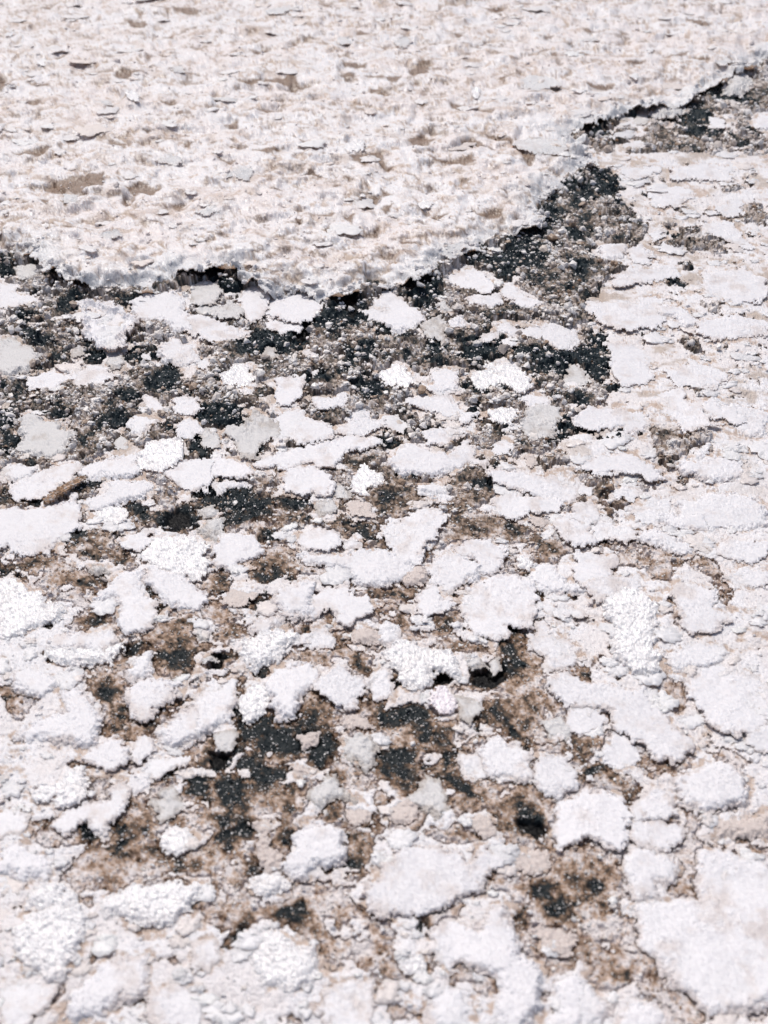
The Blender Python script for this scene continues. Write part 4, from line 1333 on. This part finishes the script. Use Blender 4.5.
# ------------------------------------------------------------------ wood chip
def wood_chip():
    x0, y0 = unproject(44, 498, 0.015); x1, y1 = unproject(86, 474, 0.015)
    n = 40; k = 14
    L = math.hypot(x1 - x0, y1 - y0)
    V = []; Q = []; T = []
    rr = np.random.default_rng(5)
    for i in range(n + 1):
        t = i / n
        wv = 0.0078 * (1 - 0.25 * t) * (0.5 + 0.5 * min(1, t * 9)) * (0.7 + 0.3 * min(1, (1 - t) * 12)) + 0.0012 * rr.normal()
        hv = 0.0045 * (0.6 + 0.4 * math.sin(3 * t + .6)) + 0.0006 * rr.normal()
        for j in range(k):
            a = j / k * 2 * math.pi
            rad = 1 + 0.14 * math.sin(5 * a + 1.3) + 0.07 * rr.normal()
            V.append((t * L + 0.0015 * rr.normal() * (i in (0, n)), math.cos(a) * wv * rad, math.sin(a) * hv * rad + 0.004 * math.sin(2.2 * t)))
            g_ = 0.75 + 0.45 * rr.random()
            dark_end = 0.55 if t > 0.86 else 1.0
            if rr.random() < 0.22: T.append((0.66, 0.60, 0.56)); continue
            T.append((0.46 * g_ * dark_end, 0.29 * g_ * dark_end, 0.18 * g_ * dark_end))
    for i in range(n):
        for j in range(k):
            Q.append((i * k + j, i * k + (j + 1) % k, (i + 1) * k + (j + 1) % k, (i + 1) * k + j))
    nv = len(V); V += [(0, 0, 0), (L, 0, 0.003)]; T += [(0.4, 0.24, 0.14)] * 2
    tri = [(nv, (j + 1) % k, j) for j in range(k)] + [(nv + 1, n * k + j, n * k + (j + 1) % k) for j in range(k)]
    o = make_mesh('wood_chip', np.array(V), np.array(Q), np.array(T), M_WOOD, tris=np.array(tri))
    o.location = (x0, y0, float(sample(LOW, 60, 490)) + 0.0075)
    o.rotation_euler = (0, 0, math.atan2(y1 - y0, x1 - x0))
    o['label'] = 'brown splinter of wood lying slanted on the pale salt flakes'
    o['category'] = 'wood chip'
    return o

M_WOOD, N_, L_ = new_mat('weathered_wood')
_o = N_.new('ShaderNodeOutputMaterial'); _b = N_.new('ShaderNodeBsdfPrincipled'); L_.new(_b.outputs[0], _o.inputs[0])
_a = N_.new('ShaderNodeAttribute'); _a.attribute_name = 'tint'
_t = N_.new('ShaderNodeTexCoord'); _m = N_.new('ShaderNodeMapping'); _m.inputs['Scale'].default_value = (60, 700, 700)
_n = N_.new('ShaderNodeTexNoise'); _n.inputs['Scale'].default_value = 1.0; _n.inputs['Detail'].default_value = 6
L_.new(_t.outputs['Object'], _m.inputs[0]); L_.new(_m.outputs[0], _n.inputs['Vector'])
_r = N_.new('ShaderNodeMapRange'); _r.inputs[1].default_value = .35; _r.inputs[2].default_value = .65; _r.inputs[3].default_value = .35; _r.inputs[4].default_value = 1.35
L_.new(_n.outputs[0], _r.inputs[0])
_s = N_.new('ShaderNodeVectorMath'); _s.operation = 'SCALE'; L_.new(_a.outputs['Color'], _s.inputs[0]); L_.new(_r.outputs[0], _s.inputs['Scale'])
L_.new(_s.outputs[0], _b.inputs['Base Color']); _b.inputs['Roughness'].default_value = 0.75
_u = N_.new('ShaderNodeBump'); _u.inputs['Strength'].default_value = .7; _u.inputs['Distance'].default_value = .001
L_.new(_n.outputs[0], _u.inputs['Height']); L_.new(_u.outputs[0], _b.inputs['Normal'])
wood_chip()

# ------------------------------------------------------------------ labels
LAND = {
 'ring': ('round white salt flake with a curled raised rim, below the shelf edge', 'the curled round flake'),
 'dome': ('domed white salt flake above a thin white slab, against the shelf edge', 'the domed shelf-edge flake'),
 'hump': ('humped white salt flake on black mud below the middle of the shelf edge', 'the humped flake'),
 'long': ('long white salt flake with an underside painted brown for shade, above a band of black mud', 'the long flake above black mud'),
 'kidney': ('kidney-shaped grainy white salt flake notched below, on black mud', 'the kidney-shaped flake'),
 'greyleft': ('big flat greyish salt flake on grey grains near the left edge, above the wood chip', 'the big greyish flake'),
 'oval': ('smooth oval white salt flake beside a small sparkling flake on brown mud', 'the smooth oval flake'),
 'kite': ('wide ragged white salt flake pointed at both ends, in the middle of the photo', 'the wide pointed flake'),
 'greymid': ('rounded pale grey salt flake beside a black patch, below the kidney-shaped flake', 'the rounded grey flake'),
 'fish': ('fish-shaped white salt flake lying on the right crust below tan mud', 'the fish-shaped flake'),
 'bigleft': ('big pale salt flake cut by the left edge just below the wood chip', 'the big left-edge flake'),
 'glitter': ('round glittering white salt flake beside a black hollow, left of the middle', 'the round glittering flake'),
 'dot': ('rounded white salt flake on tan mud with a long flake directly below it', 'the rounded flake'),
 'broadmid': ('broad white salt flake just above the round black hole', 'the flake above the black hole'),
 'glitterright': ('glittering white salt patch-like flake standing out on the right crust', 'the right-hand glittering flake'),
 'slope': ('broad white salt flake with ragged right side bordering brown mud, lower left', 'the broad lower-left flake'),
 'hatchet': ('hatchet-shaped white salt flake above a long black streak of mud', 'the hatchet-shaped flake'),
 'grainy': ('grainy white salt flake with black gaps below, left of the round black hole', 'the grainy notched flake'),
 'pink': ('tiny pink-glinting crystal salt flake below the grainy flake', 'the tiny pink-glinting flake'),
 'slant': ('long white salt flake slanting down to the right over brown mud', 'the long slanting flake'),
 'broadright': ('broad smooth white salt flake at the right edge below the photo middle', 'the broad right-edge flake'),
 'brightlow': ('bright sparkling crystal salt flake near the left edge in the lower quarter', 'the bright crystal flake'),
 'wing': ('wing-shaped smooth white salt flake with dark mud at its right tip', 'the wing-shaped flake'),
 'star': ('small star-shaped pale salt flake on dark brown mud', 'the star-shaped flake'),
 'nugget': ('small round sparkling salt flake on dark mud below the star-shaped flake', 'the round sparkling flake'),
 'lone': ('lobed white salt flake standing alone on dark brown mud, lower middle', 'the lone lobed flake'),
 'lowmid': ('large wide white salt flake tapering to the right, bottom middle', 'the large tapering flake'),
 'brick': ('oblong white salt flake on tan mud above the large corner flake', 'the oblong flake'),
 'corner': ('very large white salt flake with a ragged edge in the lower right corner', 'the very large corner flake'),
 'glitterlow': ('large glittering salt flake in the lower left corner', 'the glittering corner flake'),
 'forked': ('large forked white salt flake at the bottom middle right', 'the large forked flake'),
 'shelfoval': ('oval white salt flake on the raised shelf beside a tan crack near its tip', 'the oval flake on the shelf'),
 'block': ('rounded grey salt lump on black mud at the upper right shelf edge', 'the grey upper-right lump'),
}
LAND = {k: v for k, v in LAND.items()}
marks = [(r['px'], r['py'], LAND[r['key']][1]) for r in recs if r['key'] in LAND]
marks.append((65.0, 487.0, 'the brown wood chip'))
marks += [(0, 0, 'the upper left corner'), (384, 0, 'the middle of the top edge'), (768, 0, 'the upper right corner'), (0, 252, 'the left end of the shelf edge'),
          (768, 384, 'the middle of the right edge')]
SECT = ['right of', 'lower right of', 'below', 'lower left of', 'left of', 'upper left of', 'above', 'upper right of']
ORD = ['nearest', 'second nearest', 'third nearest', 'fourth nearest', 'fifth nearest', 'sixth nearest', 'seventh nearest', 'eighth nearest', 'ninth nearest', 'tenth nearest']
def look(r):
    sz_ = 'tiny' if r['w'] < 14 else 'small' if r['w'] < 27 else 'medium' if r['w'] < 50 else 'large'
    asp = r['w'] / max(r['h'], 1)
    col = {'g': 'greyish', 's': 'sparkling white', 'p': 'pinkish'}.get(next((c for c in r['opt'] if c in 'gsp'), ''), 'white')
    return '%s %s%s salt flake' % (sz_, 'long ' if asp > 2.6 else '', col)
best = {}
cand = []
for m, (mx, my, mn) in enumerate(marks):
    per = {}
    for i, r in enumerate(recs):
        if r['key'] in LAND: continue
        dx, dy = r['px'] - mx, r['py'] - my
        per.setdefault(int(round(math.degrees(math.atan2(dy, dx)) / 45)) % 8, []).append((math.hypot(dx, dy), i))
    for sec, lst in per.items():
        for rank, (d, i) in enumerate(sorted(lst)[:10]):
            c = d * (1 + 0.5 * rank)
            if i not in best or c < best[i][0]: best[i] = (c, m, sec, rank)
for i, r in enumerate(recs):
    ob = r['ob']
    ob['group'] = 'salt flakes scattered over the shore'
    if r['key'] in LAND: ob['label'] = LAND[r['key']][0]; continue
    if i not in best:
        ob['label'] = '%s a good way from the others' % look(r); print('NOLABEL', i); continue
    c, m, sec, rank = best[i]
    ob['label'] = '%s, %s %s %s' % (look(r), ORD[rank], SECT[sec], marks[m][2])
    if len(ob['label'].split()) > 16: print('LONG', ob['label'])

# ------------------------------------------------------------------ camera, light, sky
cam = bpy.data.cameras.new('camera'); co = bpy.data.objects.new('camera', cam); COL.objects.link(co)
co.location = (0, 0, CAM_H); co.rotation_euler = (math.pi / 2 - PITCH, 0, 0)
cam.sensor_fit = 'VERTICAL'; cam.sensor_height = 24.0; cam.lens = 12.0 / math.tan(VFOV / 2)
cam.clip_start = 0.02; cam.clip_end = 500
cam.dof.use_dof = True; cam.dof.focus_distance = 1.72; cam.dof.aperture_fstop = cam.lens / 7.2
scene.camera = co

EL, AZ = math.radians(SUN_EL), math.radians(SUN_AZ)          # azimuth from straight ahead towards the left
sun = bpy.data.lights.new('sun', 'SUN'); so = bpy.data.objects.new('sun', sun); COL.objects.link(so)
sun.energy = SUN_E; sun.angle = math.radians(0.5); sun.color = (1.0, 0.955, 0.90)
from mathutils import Vector
sd = Vector((-math.sin(AZ) * math.cos(EL), math.cos(AZ) * math.cos(EL), math.sin(EL)))
so.rotation_euler = (-sd).to_track_quat('-Z', 'Y').to_euler()
so.location = (0, 0, 5)
wd = bpy.data.worlds.new('World'); scene.world = wd; wd.use_nodes = True
nt = wd.node_tree; bg = nt.nodes['Background']
sky = nt.nodes.new('ShaderNodeTexSky'); sky.sky_type = 'NISHITA'; sky.sun_disc = False
sky.sun_elevation = EL; sky.sun_rotation = -AZ; sky.dust_density = 4.0; sky.air_density = 0.8
nt.links.new(sky.outputs[0], bg.inputs[0]); bg.inputs[1].default_value = SKY_E
vs = scene.view_settings
vs.view_transform = 'Standard'; vs.look = 'None'; vs.gamma = 1; vs.use_curve_mapping = False; vs.exposure = EXPO
scene.render.engine = 'CYCLES'
scene.cycles.max_bounces = 6; scene.cycles.diffuse_bounces = 4
